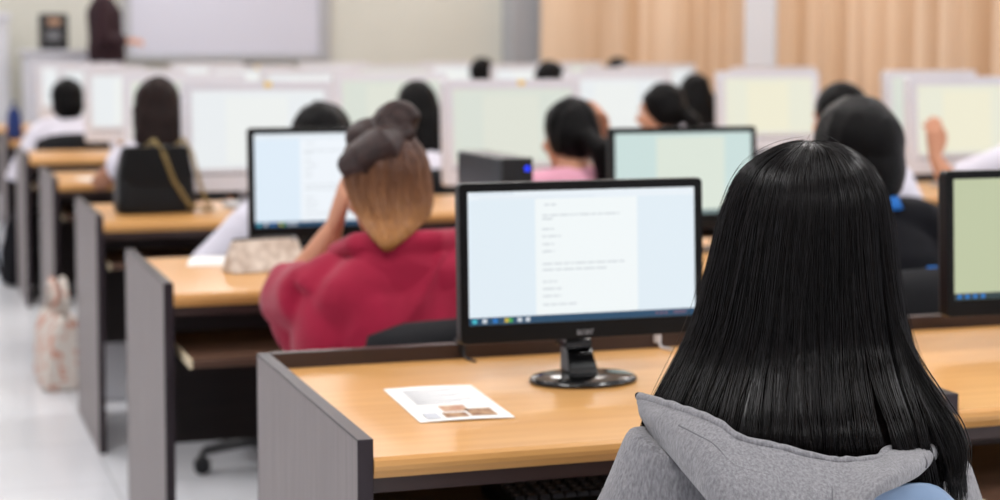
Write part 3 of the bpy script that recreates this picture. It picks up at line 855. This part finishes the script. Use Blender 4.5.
    LP = gp[None] + (ou[:, None] * gw[None])[..., None] * np.array([vy, -vx, 0]) + (ov[:, None] * gw[None])[..., None] * np.array([vx, vy, 0]) + rng.normal(0, .0012, (m_, 1, 3)) * np.sin(tt * 1.3)[None, :, None]
    for a_ in range(m_):
        f_ = np.linspace(0, (NP - 1) * eN[a_], NP); LP[a_] = np.stack([np.interp(f_, np.arange(NP), LP[a_, :, q_]) for q_ in range(3)], -1)
    LT = np.gradient(LP, axis=1); LT /= np.linalg.norm(LT, axis=-1, keepdims=True); LO = np.zeros_like(LP) + np.array([-vx, -vy, .2]); LO -= LT * (LO * LT).sum(-1, keepdims=True); LO /= np.linalg.norm(LO, axis=-1, keepdims=True)
    P = np.concatenate([P, LP]); O = np.concatenate([O, LO]); B = np.concatenate([B, np.cross(LT, LO)]); n += m_; fly = np.concatenate([fly, np.zeros(m_, bool)])
    rad = rng.uniform(.00035, .0007, n)[:, None] * np.clip(np.minimum(t * 20 + .3, (1 - t) * 5 + .25), 0, 1)[None, :]
    rad = np.where(fly[:, None], rad * .45, rad)
    allv = []
    for q in range(3):
        a = 2 * PI * q / 3 + PI / 2
        allv.append(P + (B * math.cos(a) + O * math.sin(a)) * rad[..., None])
    A = np.stack(allv, 2).reshape(-1, 3)                    # strand, point, corner
    base = len(vs)
    i = np.arange(n)[:, None, None] * NP * 3; p = np.arange(NP - 1)[None, :, None] * 3; q = np.arange(3)[None, None, :]
    a = base + i + p + q; b = base + i + p + (q + 1) % 3
    F = np.stack([a, b, b + 3, a + 3], -1).reshape(-1, 4)
    co = np.concatenate([np.array(vs), A])
    co -= np.array(body.location)
    me = bpy.data.meshes.new('hair')
    quads = np.array([f for f in fs if len(f) == 4]); cap = np.array(fs[-1])
    loops = np.concatenate([quads.ravel(), F.ravel(), cap]); tot = len(quads) + len(F)
    starts = np.concatenate([np.arange(tot) * 4, [tot * 4]])
    me.vertices.add(len(co)); me.vertices.foreach_set('co', co.ravel())
    me.loops.add(len(loops)); me.loops.foreach_set('vertex_index', loops.astype(np.int32))
    me.polygons.add(tot + 1); me.polygons.foreach_set('loop_start', starts.astype(np.int32))
    me.update(calc_edges=True); me.validate()
    obj('hair', me, 'strand_hair', body, sm=True)
    # --- hood lying open on the back
    rim = [(.272, -.36, .863), (.276, -.40, .865), (.278, -.44, .867), (.286, -.48, .866), (.290, -.51, .866), (.299, -.54, .861), (.312, -.56, .849), (.356, -.575, .839), (.376, -.58, .832),
           (.419, -.58, .821), (.442, -.58, .819), (.479, -.575, .818), (.50, -.56, .823), (.545, -.53, .819), (.589, -.48, .828), (.622, -.43, .850)]
    bot = [(.278, -.37, .835), (.272, -.41, .828), (.267, -.46, .820), (.263, -.51, .812), (.264, -.55, .802), (.264, -.59, .792), (.277, -.62, .765), (.322, -.64, .750), (.346, -.64, .747),
           (.389, -.64, .755), (.41, -.64, .770), (.439, -.64, .797), (.487, -.615, .802), (.541, -.575, .804), (.579, -.535, .806), (.622, -.475, .812)]
    rim = [V(p) for p in rim]; bot = [V(p) for p in bot]
    def dens(P, m=64):
        out = []
        for j in range(m):
            f = j / (m - 1) * (len(P) - 1); i0 = min(int(f), len(P) - 2); w = f - i0
            p0, p1, p2, p3 = P[max(i0 - 1, 0)], P[i0], P[i0 + 1], P[min(i0 + 2, len(P) - 1)]
            out.append(.5 * ((2 * p1) + (p2 - p0) * w + (2 * p0 - 5 * p1 + 4 * p2 - p3) * w * w + (3 * p1 - p0 - 3 * p2 + p3) * w ** 3))
        return out
    rim, bot = dens(rim), dens(bot); m = len(rim); off = V(body.location)
    cen = V((.47, -.36, .83)); cols = []
    prof = [(-2, .0), (-1, 0), (0, 0), (.08, .004), (.25, .010), (.45, .016), (.65, .018), (.85, .012), (1.0, 0.0), (1.05, -.004)]
    rows = []
    for u, bul in prof:
        row = []
        for j in range(m):
            o = (rim[j] - cen); o.z = 0; o.normalize()
            e = math.sin(PI * min(1, max(0, j / (m - 1)))) ** .5
            wob = noise.noise(V((j * .16, u * 2.2, 3.3))) * .007 + noise.noise(V((j * .45, u * 1.2, 8))) * .0025
            if u < 0:
                p = rim[j] - o * (.014 if u == -1 else .034) * (.4 + .6 * e) - V((0, 0, .004 if u == -1 else .045 * (.3 + .7 * e)))
            else:
                p = rim[j].lerp(bot[j], u) + (o * .8 + V((0, 0, .6))) * bul * (.35 + .65 * e) + o * wob * min(1, u * 3)
            row.append(p - off)
        rows.append(row)
    mb = MB(); mb.loft([[tuple(p) for p in r] for r in rows], cap=False, close=False)
    hd = obj('hood', mb, 'grey_knit', body, sm=True)
    so = hd.modifiers.new('t', 'SOLIDIFY'); so.thickness = .006; so.offset = 0
    su = hd.modifiers.new('s', 'SUBSURF'); su.levels = 2; su.render_levels = 2
    hem = [rows[2][j] + V((0, 0, .0015)) + V((0, 0, noise.noise(V((j * .5, 1, 2))) * .0015)) for j in range(m)]
    obj('hood_hem', MB().tube(hem, [.0052 + .0012 * noise.noise(V((j * .7, 4, 4))) for j in range(m)], 10), 'grey_knit', hd, sm=True)
    def on(u, j):
        f = np.interp(u, [q[0] for q in prof[2:]], range(2, len(prof))); i0 = int(f); w = f - i0
        return rows[i0][j].lerp(rows[min(i0 + 1, len(prof) - 1)][j], w)
    o_ = lambda j: (rim[j] - cen).normalized()
    sl = [on(.34, j) + o_(j) * .0032 for j in range(12, m)]
    st = MB().tube(sl, .0011, 6)
    jc = 37
    st.tube([on(u, jc) + o_(jc) * .0036 for u in np.linspace(.02, 1, 14)], .0011, 6)
    st.tube([on(u, 54) + o_(54) * .0036 for u in np.linspace(.02, .95, 12)], .0011, 6)
    obj('seam', st, 'grey_seam', hd, sm=True)
    ey = MB(); p0 = rows[2][0] + V((-.002, -.002, .003))
    ey.tube([p0 + V((.0028 * math.cos(a), 0, .0028 * math.sin(a))) for a in np.linspace(0, 2 * PI, 17)], .0012, 8)
    ey.tube([p0 + V((.002, 0, 0)), p0 + V((.008, .004, .001))], .0016, 8)
    obj('zip_pull', ey, 'dark_metal', hd, sm=True)
    return body

def strand_mat():
    m = mat('fine_black_hair', (17, 15, 15), .27, .27)
    nt = m.node_tree; N = nt.nodes; L = nt.links; b = N['Principled BSDF']
    g = N.new('ShaderNodeNewGeometry'); r = N.new('ShaderNodeValToRGB')
    r.color_ramp.elements[0].color = lin((4, 3, 4)); r.color_ramp.elements[1].color = lin((20, 14, 12))
    r.color_ramp.elements[0].position = .3
    L.new(g.outputs['Random Per Island'], r.inputs[0]); L.new(r.outputs[0], b.inputs['Base Color'])
    return m
M['strand_hair'] = strand_mat()
girl = near_girl()

ch = thing('moulded_chair', 'pale blue plastic chair under the girl in grey hood', 'chair', (.455, -.36, 0), 0)
vs = []; fs = []; nx, nz = 16, 14
for a in range(nz + 1):
    v = a / nz
    for b_ in range(nx + 1):
        u = b_ / nx * 2 - 1
        w = .145 + .05 * (1 - v) ** .8
        if v > .86: w *= math.sqrt(max(0, 1 - ((v - .86) / .14) ** 2 * .35))
        z = .44 + .353 * v - (abs(u) ** 5) * .02 * (v > .5)
        vs.append((u * w, -.238 - .012 * math.sin(v * 3) + .03 * u * u, z))
for a in range(nz):
    for b_ in range(nx):
        i = a * (nx + 1) + b_; fs.append((i, i + 1, i + nx + 2, i + nx + 1))
o = obj('backrest', MB().add(vs, fs), 'chair_blue', ch, sm=True)
so = o.modifiers.new('t', 'SOLIDIFY'); so.thickness = .008; so.offset = -1
bv = o.modifiers.new('b', 'BEVEL'); bv.width = .003; bv.segments = 2
obj('seat', MB().loft([[(x_, y_ - .02, z_) for x_, y_ in rrect(a, b, .07)] for a, b, z_ in ((.38, .37, .325), (.41, .4, .335), (.40, .39, .350))]), 'chair_blue', ch, bevel=.004)
obj('back_bracket', MB().box(-.03, .03, -.262, -.24, .305, .47).box(-.03, .03, -.26, -.1, .305, .3245), 'steel', ch, bevel=.004)
for sx in (-1, 1):
    for sy in (-1, 1):
        obj('leg', MB().tube([(sx * .15, -.02 + sy * .14, .325), (sx * .19, -.02 + sy * .19, 0.0)], .011, 10), 'steel', ch, sm=True)

# ---- the woman in crimson
RH = [(1.118, -.004, .012, .012, .0), (1.112, -.004, .04, .042, .0), (1.095, -.004, .064, .068, .0), (1.07, -.003, .08, .086, .004), (1.04, -.002, .087, .094, .012), (1.0, .0, .088, .088, .022), (.965, .002, .084, .074, .045),
      (.935, -.002, .072, .058, .078), (.918, -.014, .056, .044, .112), (.90, -.028, .038, .030, .142), (.884, -.038, .018, .016, .164), (.872, -.042, .006, .006, .17)]
def red_back(q):
    q.loft([ring_at((0, -.066 - y, z), w, d) for z, w, d, y in ((.875, .09, .05, -.015), (.85, .14, .056, -.005), (.81, .185, .06, .004), (.77, .205, .06, .008), (.72, .20, .055, .004), (.66, .18, .045, -.01), (.60, .15, .03, -.02))])
def red_hair(H, R3):
    q = MB()
    q.loft([ring_at((H.x + c, H.y - .022 - y, z), w, d, e=2) for z, c, w, d, y in RH])
    return q
def strands(name, rings, H, parent, m, n, r, seed):
    """loose strands lying over a hair shape, by rings (z, x offset, half width, half depth, set back)"""
    g = np.random.default_rng(seed); A = np.array(rings); ss = np.arange(len(A)); NPT = 18
    th = g.uniform(0, 2 * PI, n); a = np.abs((th - PI / 2 + PI) % (2 * PI) - PI); th = th[a > .75]; n = len(th)
    s0 = np.where(g.random(n) < .4, 0, g.uniform(0, 6, n)); s1 = np.clip(len(A) - 1 - np.abs(g.normal(0, .9, n)) - 2.2 * (np.sin(th) > .1), s0 + 1.5, len(A) - 1)
    t = np.linspace(0, 1, NPT); S_ = s0[:, None] + (s1 - s0)[:, None] * t; I = lambda c: np.interp(S_, ss, A[:, c])
    T_ = th[:, None] + g.normal(0, .05, n)[:, None] * np.sin(S_ * .8 + g.uniform(0, 6, n)[:, None]); k = 1.0 + g.normal(.01, .02, n)[:, None] + .02 * (s0[:, None] < .1)
    P = np.stack([H.x + I(1) + I(2) * np.cos(T_) * k, H.y - .022 - I(4) + I(3) * np.sin(T_) * k, I(0)], -1)
    mb = MB()
    for i in range(n): mb.tube(P[i], list(r * np.clip(np.minimum(t * 8 + .4, (1 - t) * 4 + .2), 0, 1)), 3)
    return obj(name, mb, m, parent, sm=True)
red = person('woman in crimson hooded top with brown bun and golden hair, cheek resting on hand', (.43, Yf(1) - .36), 0, 1.10, (-.025, .06), hair_fn=red_hair, hair='hair_ombre', shirt='red_cloth',
             hw=.175, loose=.022, vox=.005, cvox=.008, fold_amp=.012, drop=.035, turn=.12, tilt=-.06, baggy=True, more_cloth=red_back, hands=[(-.098, .215, .885), (.13, .13, .665)], sleeve=.66,
             elbows=[(-.20, .225, .735), None], palms=[(.15, -.45, .9, .9, .1, -.2), (0, 1, 0, 0, 0, -1)], curls=(.45, .6))
strands('loose_strands', RH, V((-.025, .06, .988)), red, 'hair_ombre', 900, .0016, 5)
q = MB()
q.tube([(-.115, .03, 1.035), (-.085, -.015, 1.055), (-.045, -.02, 1.075), (-.01, .01, 1.095)], [.026, .044, .05, .034], 16)
q.ell((-.005, .03, 1.13), (.05, .044, .044)); q.ell((-.05, .05, 1.095), (.06, .05, .045))
q.tube([(-.005 + .034 * math.cos(a), .0 + .012 * math.sin(a), 1.132 + .03 * math.sin(a)) for a in np.linspace(0, 5.6, 14)], [.017] * 14, 10)
obj('hair_bun', remesh(q, .005, 2), 'bun_brown', red)
hd = MB()
hd.tube([(-.14, .03, .855), (-.11, -.05, .878), (-.04, -.092, .884), (.05, -.092, .884), (.12, -.05, .878), (.15, .03, .855)], [.02, .028, .030, .030, .028, .02], 12)
hd.loft([ring_at((c, -.078 - y, z), w, d) for z, w, d, y, c in ((.885, .06, .04, -.02, 0), (.87, .10, .044, -.012, 0), (.84, .135, .046, 0, 0), (.81, .15, .044, .008, 0), (.785, .15, .04, .012, .0), (.768, .13, .03, .012, .0))])
obj('hood', remesh(hd, .007, 4, folds(.006, 8, (.5, 1, 1.2), 4)), 'red_cloth', red)

# ---- everyone else
blk = person('girl in black jacket with bright blue collar and bobbed black hair', (1.535, Yf(1) - .40), 0, 1.155, (0, .09), style='bob', hk=1.10, shirt='black_cloth', loose=.014, hw=.17, cvox=.01, girth=.95)
obj('collar', MB().loft([ring_at((0, .022, .918 + .03 * u), .082 - .012 * u, .074 - .012 * u) for u in (0, .5, 1)]), 'blue_cloth', blk, sm=True)
obj('lanyard_clip', MB().box(-.012, .012, -.152, -.142, .765, .80), 'blue_led' if False else 'blue_cloth', blk, bevel=.002).location = (.07, .0, 0)
p = person('person in white shirt with black hair behind the pale blue screen', (.65, Yf(2) - .40), 0, 1.112, (0, .10), style='bob', poles=[(-1, -.1, -.8), (.7, -.35, -.8)], hands=[(-.22, .28, .62), (.12, .16, .605)], cvox=.011, loose=.008)
p = person('girl in pink shirt with low black ponytail beside the slim black computer', (1.465, Yf(2) - .40), 0, 1.118, (0, .09), style='tail', extra=.05, shirt='pink_cloth', cvox=.011, turn=.25,
           hands=[(-.12, .15, .605), (.15, .13, .97)], poles=[(-.7, -.35, -.8), (.8, .2, -.6)], palms=[(0, 1, 0, 0, 0, -1), (-.2, -.1, 1, -1, 0, 0)], vox=.006)
p = person('person in white shirt with dark hair pinned up, third row', (2.44, Yf(2) - .40), 0, 1.158, (0, .09), style='bun', cvox=.012, vox=.009, turn=.4)
p = person('person in white short sleeves raising a bare forearm at the right edge', (3.38, Yf(2) - .27), 0, 1.21, (.03, .11), style='bob', skin='skin', sleeve=.42, vox=.006, cvox=.011,
           hands=[(-.365, .28, .885), (.12, .10, .605)], elbows=[(-.32, .245, .785), None], palms=[(.0, .05, 1, 0, .9, .0), (0, 1, 0, 0, 0, -1)], curls=(.75, .6))
p = person('person with long dark brown hair and bare arm behind the black handbag', (.385, Yf(3) - .40), 0, 1.155, (-.005, .10), style='long', hair='hair_brown', skin='skin_tan', sleeve=.16, cvox=.011,
           hw=.115, hk=1.08, hands=[(-.13, .46, .80), (.12, .16, .605)], elbows=[(-.215, .235, .75), None])
p = person('person with long black hair in white shirt, beyond the crimson woman', (1.44, Yf(3) - .40), 0, 1.14, (0, .10), style='long', cvox=.012, vox=.009)
p = person('person in white shirt with black ponytail turned to the left, fourth row', (2.52, Yf(3) - .40), 0, 1.125, (0, .08), style='tail', extra=.03, turn=.9, cvox=.012, vox=.009)
p = person('person in white shirt with long black hair, fifth row', (3.46, Yf(4) - .40), 0, 1.137, (0, .09), style='long', cvox=.012, vox=.009)
p = person('person in white shirt at the aisle end of the sixth row, beside a bright screen', (.33, Yf(5) - .40), 0, 1.10, (0.0, .10), style='bob', skin='skin_tan', cvox=.012, vox=.01)
p = person('black haired person low behind the screens of the sixth row', (3.25, Yf(5) - .40), 0, 1.19, (0, .10), style='bob', cvox=.013, vox=.01)
p = person('black haired person in front of the plain front wall, last row', (3.36, Yf(6) - .40), 0, 1.20, (0, .10), style='bob', cvox=.013, vox=.01)
p = person('black haired person under the right end of the whiteboard, last row', (1.68, Yf(6) - .40), 0, 1.165, (0, .10), style='bob', cvox=.013, vox=.01)
p = person('black haired person in front of the tan curtain, last row', (4.4, Yf(6) - .40), 0, 1.2, (0, .10), style='bob', cvox=.013, vox=.01)
p = person('teacher in dark plum jacket standing by the whiteboard with one hand out', (.98, 12.2), -1.75, 1.62, (0, .03), False, 'skin', 'plum_cloth', 'white_cloth', 'shoe', style='bob', floor=.3, hz=.86,
           hands=[(-.07, .13, 1.03), (.08, .14, 1.02)], palms=[(0, 1, 0, .5, 0, -1), (0, 1, .1, -.5, 0, -1)], loose=.02, cvox=.011, vox=.008, nod=.1, girth=1.05)

chairs = [('black office chair behind the woman in crimson', .50, Yf(1) - .34, 0, .735), ('black office chair of the girl with bright blue collar', 1.52, Yf(1) - .38, .1, .80),
          ('black office chair whose feet show beside the second grey panel', .55, Yf(2) - .40, .2, .80), ('black office chair of the girl in pink shirt', 1.49, Yf(2) - .40, 0, .80),
          ('black office chair under the person with hair pinned up', 2.44, Yf(2) - .40, 0, .80), ('black office chair of the person raising a forearm', 3.36, Yf(2) - .28, 0, .80),
          ('black office chair under the person with long dark brown hair', .40, Yf(3) - .40, 0, .80), ('black office chair of the long haired person beyond the crimson woman', 1.44, Yf(3) - .40, 0, .80),
          ('black office chair of the ponytailed person in fourth row', 2.52, Yf(3) - .40, 0, .80), ('black office chair of the long haired person in fifth row', 3.46, Yf(4) - .40, 0, .80),
          ('black office chair at the aisle end of the sixth row', .33, Yf(5) - .40, 0, .80), ('black office chair of the dark haired person in sixth row', 3.25, Yf(5) - .40, 0, .80),
          ('black office chair under the last row person at the plain wall', 3.36, Yf(6) - .40, 0, .80), ('black office chair under the last row person by the whiteboard', 1.68, Yf(6) - .40, 0, .80),
          ('black office chair under the last row person at the curtain', 4.4, Yf(6) - .40, 0, .80)]
pc = {}
for lab, x, y, rz, bt in chairs:
    if bt not in pc: pc[bt] = office_chair(lab, (x, y), rz, bt)
    else: dup(pc[bt], (x, y, 0), rz, lab)

# ------------------------------------------------------------------ things on desks and floor
DZ = .7355
hb = thing('handbag', 'black leather handbag with gold chain strap standing on a desk', 'handbag', (.225, Yf(2) + .33, DZ), .05)
q = MB(); q.loft([[(x_, y_, z_) for x_, y_ in rrect(a, b, .03)] for a, b, z_ in ((.25, .13, .002), (.262, .14, .02), (.252, .12, .13), (.225, .08, .20), (.205, .05, .222))])
obj('body', q, 'leather', hb, bevel=.006)
obj('flap', MB().loft([[(x_, -.04 + y_, z_) for x_, z_ in ((-.10, .222), (.10, .222), (.12, .12), (.06, .095), (-.06, .095), (-.12, .12))] for y_ in (-.034, -.028)]), 'leather', hb, bevel=.003)
def chain(mb, pts, step=.013):
    P = [V(p) for p in pts]; L = [0]
    for a, b in zip(P, P[1:]): L.append(L[-1] + (b - a).length)
    n = int(L[-1] / step)
    for i in range(n):
        d = L[-1] * (i + .5) / n
        k = max(j for j in range(len(P) - 1) if L[j] <= d); w = (d - L[k]) / (L[k + 1] - L[k]); c = P[k].lerp(P[k + 1], w); t = (P[k + 1] - P[k]).normalized()
        a = t.cross(V((0, 1, .3))).normalized() if i % 2 else t.cross(V((.7, .4, 0))).normalized()
        mb.tube([c + (t * math.cos(g) * .0095 + a * math.sin(g) * .0062) for g in np.linspace(0, 2 * PI, 11)], .0026, 6)
q = MB()
chain(q, [(-.03, -.03, .224), (-.01, -.06, .244), (.02, -.078, .195), (.05, -.082, .11), (.10, -.084, .03), (.15, -.07, .012), (.19, -.05, .01)])
chain(q, [(.07, -.02, .222), (.09, -.05, .244), (.115, -.07, .195), (.135, -.078, .11), (.16, -.08, .03), (.185, -.06, .012)])
obj('chain_strap', q, 'gold', hb, sm=True)

pcs = thing('pencil_case', 'silver beige printed pencil case with dark zip lying on desk', 'pencil case', (.275, Yf(1) + .37, DZ), .22)
q = MB(); q.loft([[(x_, y_ * (1 - .5 * t), .002 + .075 * t) for x_, y_ in rrect(.205 - .03 * t * t, .085 * (1 - .55 * t), .02)] for t in (0, .08, .35, .7, .95, 1)])
obj('pouch', q, 'case_cloth', pcs, bevel=.008)
obj('zip', MB().tube([(-.085, 0, .079), (0, .002, .081), (.085, 0, .079), (.097, 0, .06)], .0035, 8), 'zip', pcs, sm=True)
obj('zip_pull', MB().box(.07, .078, -.022, -.006, .072, .08), 'silver', pcs, bevel=.001)

tw = thing('slim_computer', 'slim black computer case standing on the desk near the pink shirt', 'computer', (.86, Yf(1) + .135, DZ), 0)
obj('case', MB().box(-.04, .04, .014, .38, .008, .280), 'dark_metal', tw, bevel=.004)
obj('front_panel', MB().box(-.04, .04, 0, .0135, .006, .282), 'black_plastic', tw, bevel=.004)
obj('foot', MB().box(-.04, -.02, .03, .37, 0.0005, .0078), 'black_plastic', tw); obj('foot', MB().box(.02, .04, .03, .37, 0, .0078), 'black_plastic', tw)
obj('power_light', MB().tube([(.024, -.002, .255), (.024, .004, .255)], .006, 14), 'blue_led', tw)
obj('disc_slot', MB().box(-.03, .012, -.002, .002, .15, .156), 'grey_plastic', tw)

sheet = thing('paper_sheets', 'loose white papers lying on the fourth row desk by aisle', 'papers', (.20, Yf(3) + .2, DZ), .3)
for j in range(3):
    obj('sheet', MB().box(-.07 + .012 * j, .07 + .012 * j, -.1 + .006 * j, .1 + .006 * j, .0006 * j, .0006 * j + .0004), 'paper', sheet)
sheet = thing('paper_sheets', 'white papers lying beside the silver beige pencil case', 'papers', (.20, Yf(1) + .59, DZ), -.2)
for j in range(3):
    obj('sheet', MB().box(-.08 + .01 * j, .08 + .01 * j, -.1, .1, .0006 * j, .0006 * j + .0004), 'paper', sheet)

tote = thing('tote_bag', 'floral canvas tote bag standing on the aisle floor', 'bag', (-.025, 4.66, 0), .1)
q = MB(); q.loft([[(x_ + .012 * math.sin(7 * y_ + 9 * z_), y_, z_) for x_, y_ in rrect(a, b, .03)] for a, b, z_ in ((.14, .30, .002), (.16, .33, .03), (.15, .34, .12), (.12, .34, .22), (.07, .33, .275), (.05, .33, .28))])
obj('body', q, 'floral', tote, bevel=.006)
for s in (-1, 1):
    obj('handle', MB().tube([(s * .018, -.08, .27), (s * .02, -.06, .37), (s * .02, 0, .41), (s * .02, .06, .37), (s * .018, .08, .27)], .013, 10, .4), 'floral', tote, sm=True)
bn = thing('backpack', 'black backpack standing on the floor beyond the fifth row panel', 'bag', (.03, 7.74, 0), .15)
q = MB(); q.ell((0, 0, .16), (.11, .15, .16)).ell((0, 0, .27), (.09, .13, .12)).ell((0, -.12, .13), (.085, .05, .1)).loft([[(x_, y_, z_) for x_, y_ in rrect(.19, .27, .05)] for z_ in (.003, .2)])
me = remesh(q, .01, 4); lo = min(v.co.z for v in me.vertices); me.transform(Matrix.Translation((0, 0, .001 - lo)))
obj('body', me, 'black_cloth', bn)
obj('strap', MB().tube([(-.08, .05, .36), (-.12, .04, .3), (-.13, .03, .15), (-.1, .03, .04)], .014, 8, .4), 'black_cloth', bn, sm=True)
obj('handle', MB().tube([(-.02, -.05, .37), (-.02, -.03, .405), (-.02, .03, .405), (-.02, .05, .37)], .009, 8), 'black_cloth', bn, sm=True)
bt = thing('water_bottle', 'blue water bottle standing on the floor at left edge', 'bottle', (.0, 8.2, 0))
obj('bottle', MB().lathe([(.03, 0), (.036, .004), (.036, .10), (.033, .12), (.036, .14), (.036, .2), (.015, .25), (.014, .262)]), 'bottle_blue', bt, sm=True)
obj('cap', MB().lathe([(.017, .2625), (.018, .265), (.018, .285), (.016, .287)]), 'white_plastic', bt, bevel=.001)
sb = thing('shopping_bag', 'crumpled white bag on the floor below the blue bottle', 'bag', (-.09, 8.42, 0))
q = MB(); q.ell((0, 0, .09), (.12, .12, .10)).ell((.04, .03, .17), (.06, .05, .08)).ell((-.05, -.02, .17), (.04, .05, .07))
me = remesh(q, .008, 3, folds(.012, 18)); lo = min(v.co.z for v in me.vertices); me.transform(Matrix.Translation((0, 0, .001 - lo)))
obj('shopping_bag', me, 'bag_white', sb)

def tower(label, x, y):
    t = thing('computer_tower', label, 'computer', (x, y, 0), 0, 'black computer towers under the desks')
    obj('case', MB().box(-.09, .09, .012, .40, .012, .40), 'black_plastic', t, bevel=.004)
    obj('front_panel', MB().box(-.09, .09, 0, .0115, .010, .402), 'black_gloss', t, bevel=.004)
    obj('drive_bay', MB().box(-.07, .07, -.003, .002, .33, .36).box(-.07, .07, -.003, .002, .28, .31), 'grey_plastic', t, bevel=.001)
    for s in (-1, 1): obj('foot', MB().box(s * .07 - .012, s * .07 + .012, .04, .36, 0, .0118), 'black_plastic', t)
    return t
t0 = tower('black computer tower under the desk with silver beige pencil case', .76, Yf(1) + .25)
for lab, x, k in (('black computer tower under the desk with the black handbag', .55, 2), ('black computer tower under the fourth row desk by the aisle', .42, 3), ('black computer tower under the fifth row desk by the aisle', .17, 4),
                  ('black computer tower under the nearest desk beside its grey panel', .77, 0)):
    dup(t0, (x, Yf(k) + .25, 0), 0, lab)
wbx = thing('carton', 'small white carton on the floor just beyond the desk with the handbag', 'box', (.165, 4.33, 0), .05)
obj('carton', MB().box(-.07, .07, -.075, .075, .0, .22), 'white_plastic', wbx, bevel=.004)
obj('flap', MB().box(-.069, .069, -.074, .074, .2205, .223), 'white_plastic', wbx)

nb = thing('tote_bag', 'navy blue bag on the sixth row desk at left edge', 'bag', (.068, Yf(5) + .3, DZ), 0)
q = MB(); q.loft([[(x_, y_, z_) for x_, y_ in rrect(a, b, .02)] for a, b, z_ in ((.07, .2, .0), (.08, .22, .03), (.075, .22, .13), (.05, .2, .18))])
obj('body', q, 'navy_cloth', nb, bevel=.006)
obj('handle', MB().tube([(0, -.05, .178), (0, -.03, .22), (0, .03, .22), (0, .05, .178)], .008, 8), 'navy_cloth', nb, sm=True)

# at the front of the room
pd = thing('lectern', 'white cabinet lectern with a black machine on it beside teacher', 'lectern', (.63, 12.75, .3))
obj('body', MB().box(-.26, .26, -.24, .24, .06, .93), 'white_plastic', pd, bevel=.006)
obj('top', MB().box(-.29, .29, -.27, .27, .9305, .96), 'white_gloss', pd, bevel=.006)
obj('plinth', MB().box(-.24, .24, -.22, .22, 0, .0595), 'grey_plastic', pd)
for s in (-1, 1):
    dr = obj('door', MB().box(min(s * .004, s * .25), max(s * .004, s * .25), -.256, -.241, .08, .91), 'white_gloss', pd, bevel=.003)
    obj('handle', MB().tube([(s * .03, -.262, .5), (s * .03, -.272, .52), (s * .03, -.272, .6), (s * .03, -.262, .62)], .005, 8), 'steel', dr, sm=True)
mc = thing('boxy_machine', 'black box shaped machine with red panel on the white lectern', 'machine', (.61, 12.72, 1.2605))  # plain black device of unidentified kind
mc.name = 'black_machine'
obj('housing', MB().box(-.11, .11, -.1, .13, .0, .29), 'black_plastic', mc, bevel=.01)
obj('top_panel', MB().box(-.05, .05, -.103, -.0995, .2, .25), 'print_red', mc, bevel=.002)
obj('tray', MB().box(-.07, .07, -.135, -.1, .0, .02), 'black_plastic', mc, bevel=.003)
obj('front_grille', MB().box(-.06, .045, -.103, -.0995, .08, .15), 'grey_plastic', mc, bevel=.002)
wc = thing('storage_cabinet', 'tall white cabinet by the front wall at left edge', 'cabinet', (.0, 13.05, .3))
obj('body', MB().box(-.3, .27, -.2, .2, .0, 1.2), 'white_plastic', wc, bevel=.006)
obj('top', MB().box(-.31, .28, -.225, .21, 1.2005, 1.26), 'white_gloss', wc, bevel=.006)
for s in (-1, 1):
    dr = obj('door', MB().box(-.015 + min(s * .004, s * .275), -.015 + max(s * .004, s * .275), -.216, -.201, .03, 1.18), 'side_wall', wc, bevel=.003)
    obj('handle', MB().tube([(-.015 + s * .03, -.222, .6), (-.015 + s * .03, -.232, .62), (-.015 + s * .03, -.232, .7), (-.015 + s * .03, -.222, .72)], .005, 8), 'steel', dr, sm=True)

# ------------------------------------------------------------------ light
def lamp(x, y, w, h, e, col=(1, .985, .98)):
    l = bpy.data.lights.new('ceiling_panel', 'AREA'); l.shape = 'RECTANGLE'; l.size = w; l.size_y = h; l.energy = e; l.color = col
    o = link(bpy.data.objects.new('ceiling_panel', l)); o.location = (x, y, HT - .03)
for x in (-.6, 1.7, 4.0):
    for y in (-3.2, -.6, 2.0, 4.6, 7.2, 9.8, 12.4):
        lamp(x, y, .3, 1.25, LAMP)
w = bpy.data.worlds.new('world'); SC.world = w; w.use_nodes = True
w.node_tree.nodes['Background'].inputs[0].default_value = (.9, .95, 1, 1); w.node_tree.nodes['Background'].inputs[1].default_value = .3

# ------------------------------------------------------------------ camera
cd = bpy.data.cameras.new('camera'); cam = link(bpy.data.objects.new('camera', cd)); SC.camera = cam
cd.sensor_fit = 'HORIZONTAL'; cd.sensor_width = 36; cd.lens = 1816.0 * 36 / 1000; cd.shift_y = -.083
cd.clip_start = .05; cd.clip_end = 60
cam.location = (-.5764, -2.3893, 1.2909)
cam.rotation_euler = (PI / 2 - .0665, 0, -.31891)
cd.dof.use_dof = True; cd.dof.focus_distance = 2.12; cd.dof.aperture_fstop = 4.0; cd.dof.aperture_blades = 9

SC.cycles.use_denoising = True
SC.cycles.max_bounces = 7; SC.cycles.diffuse_bounces = 4; SC.cycles.glossy_bounces = 3
SC.cycles.sample_clamp_indirect = 6
SC.view_settings.view_transform = 'Standard'; SC.view_settings.look = 'None'
SC.view_settings.exposure = 0; SC.view_settings.gamma = 1; SC.view_settings.use_curve_mapping = False
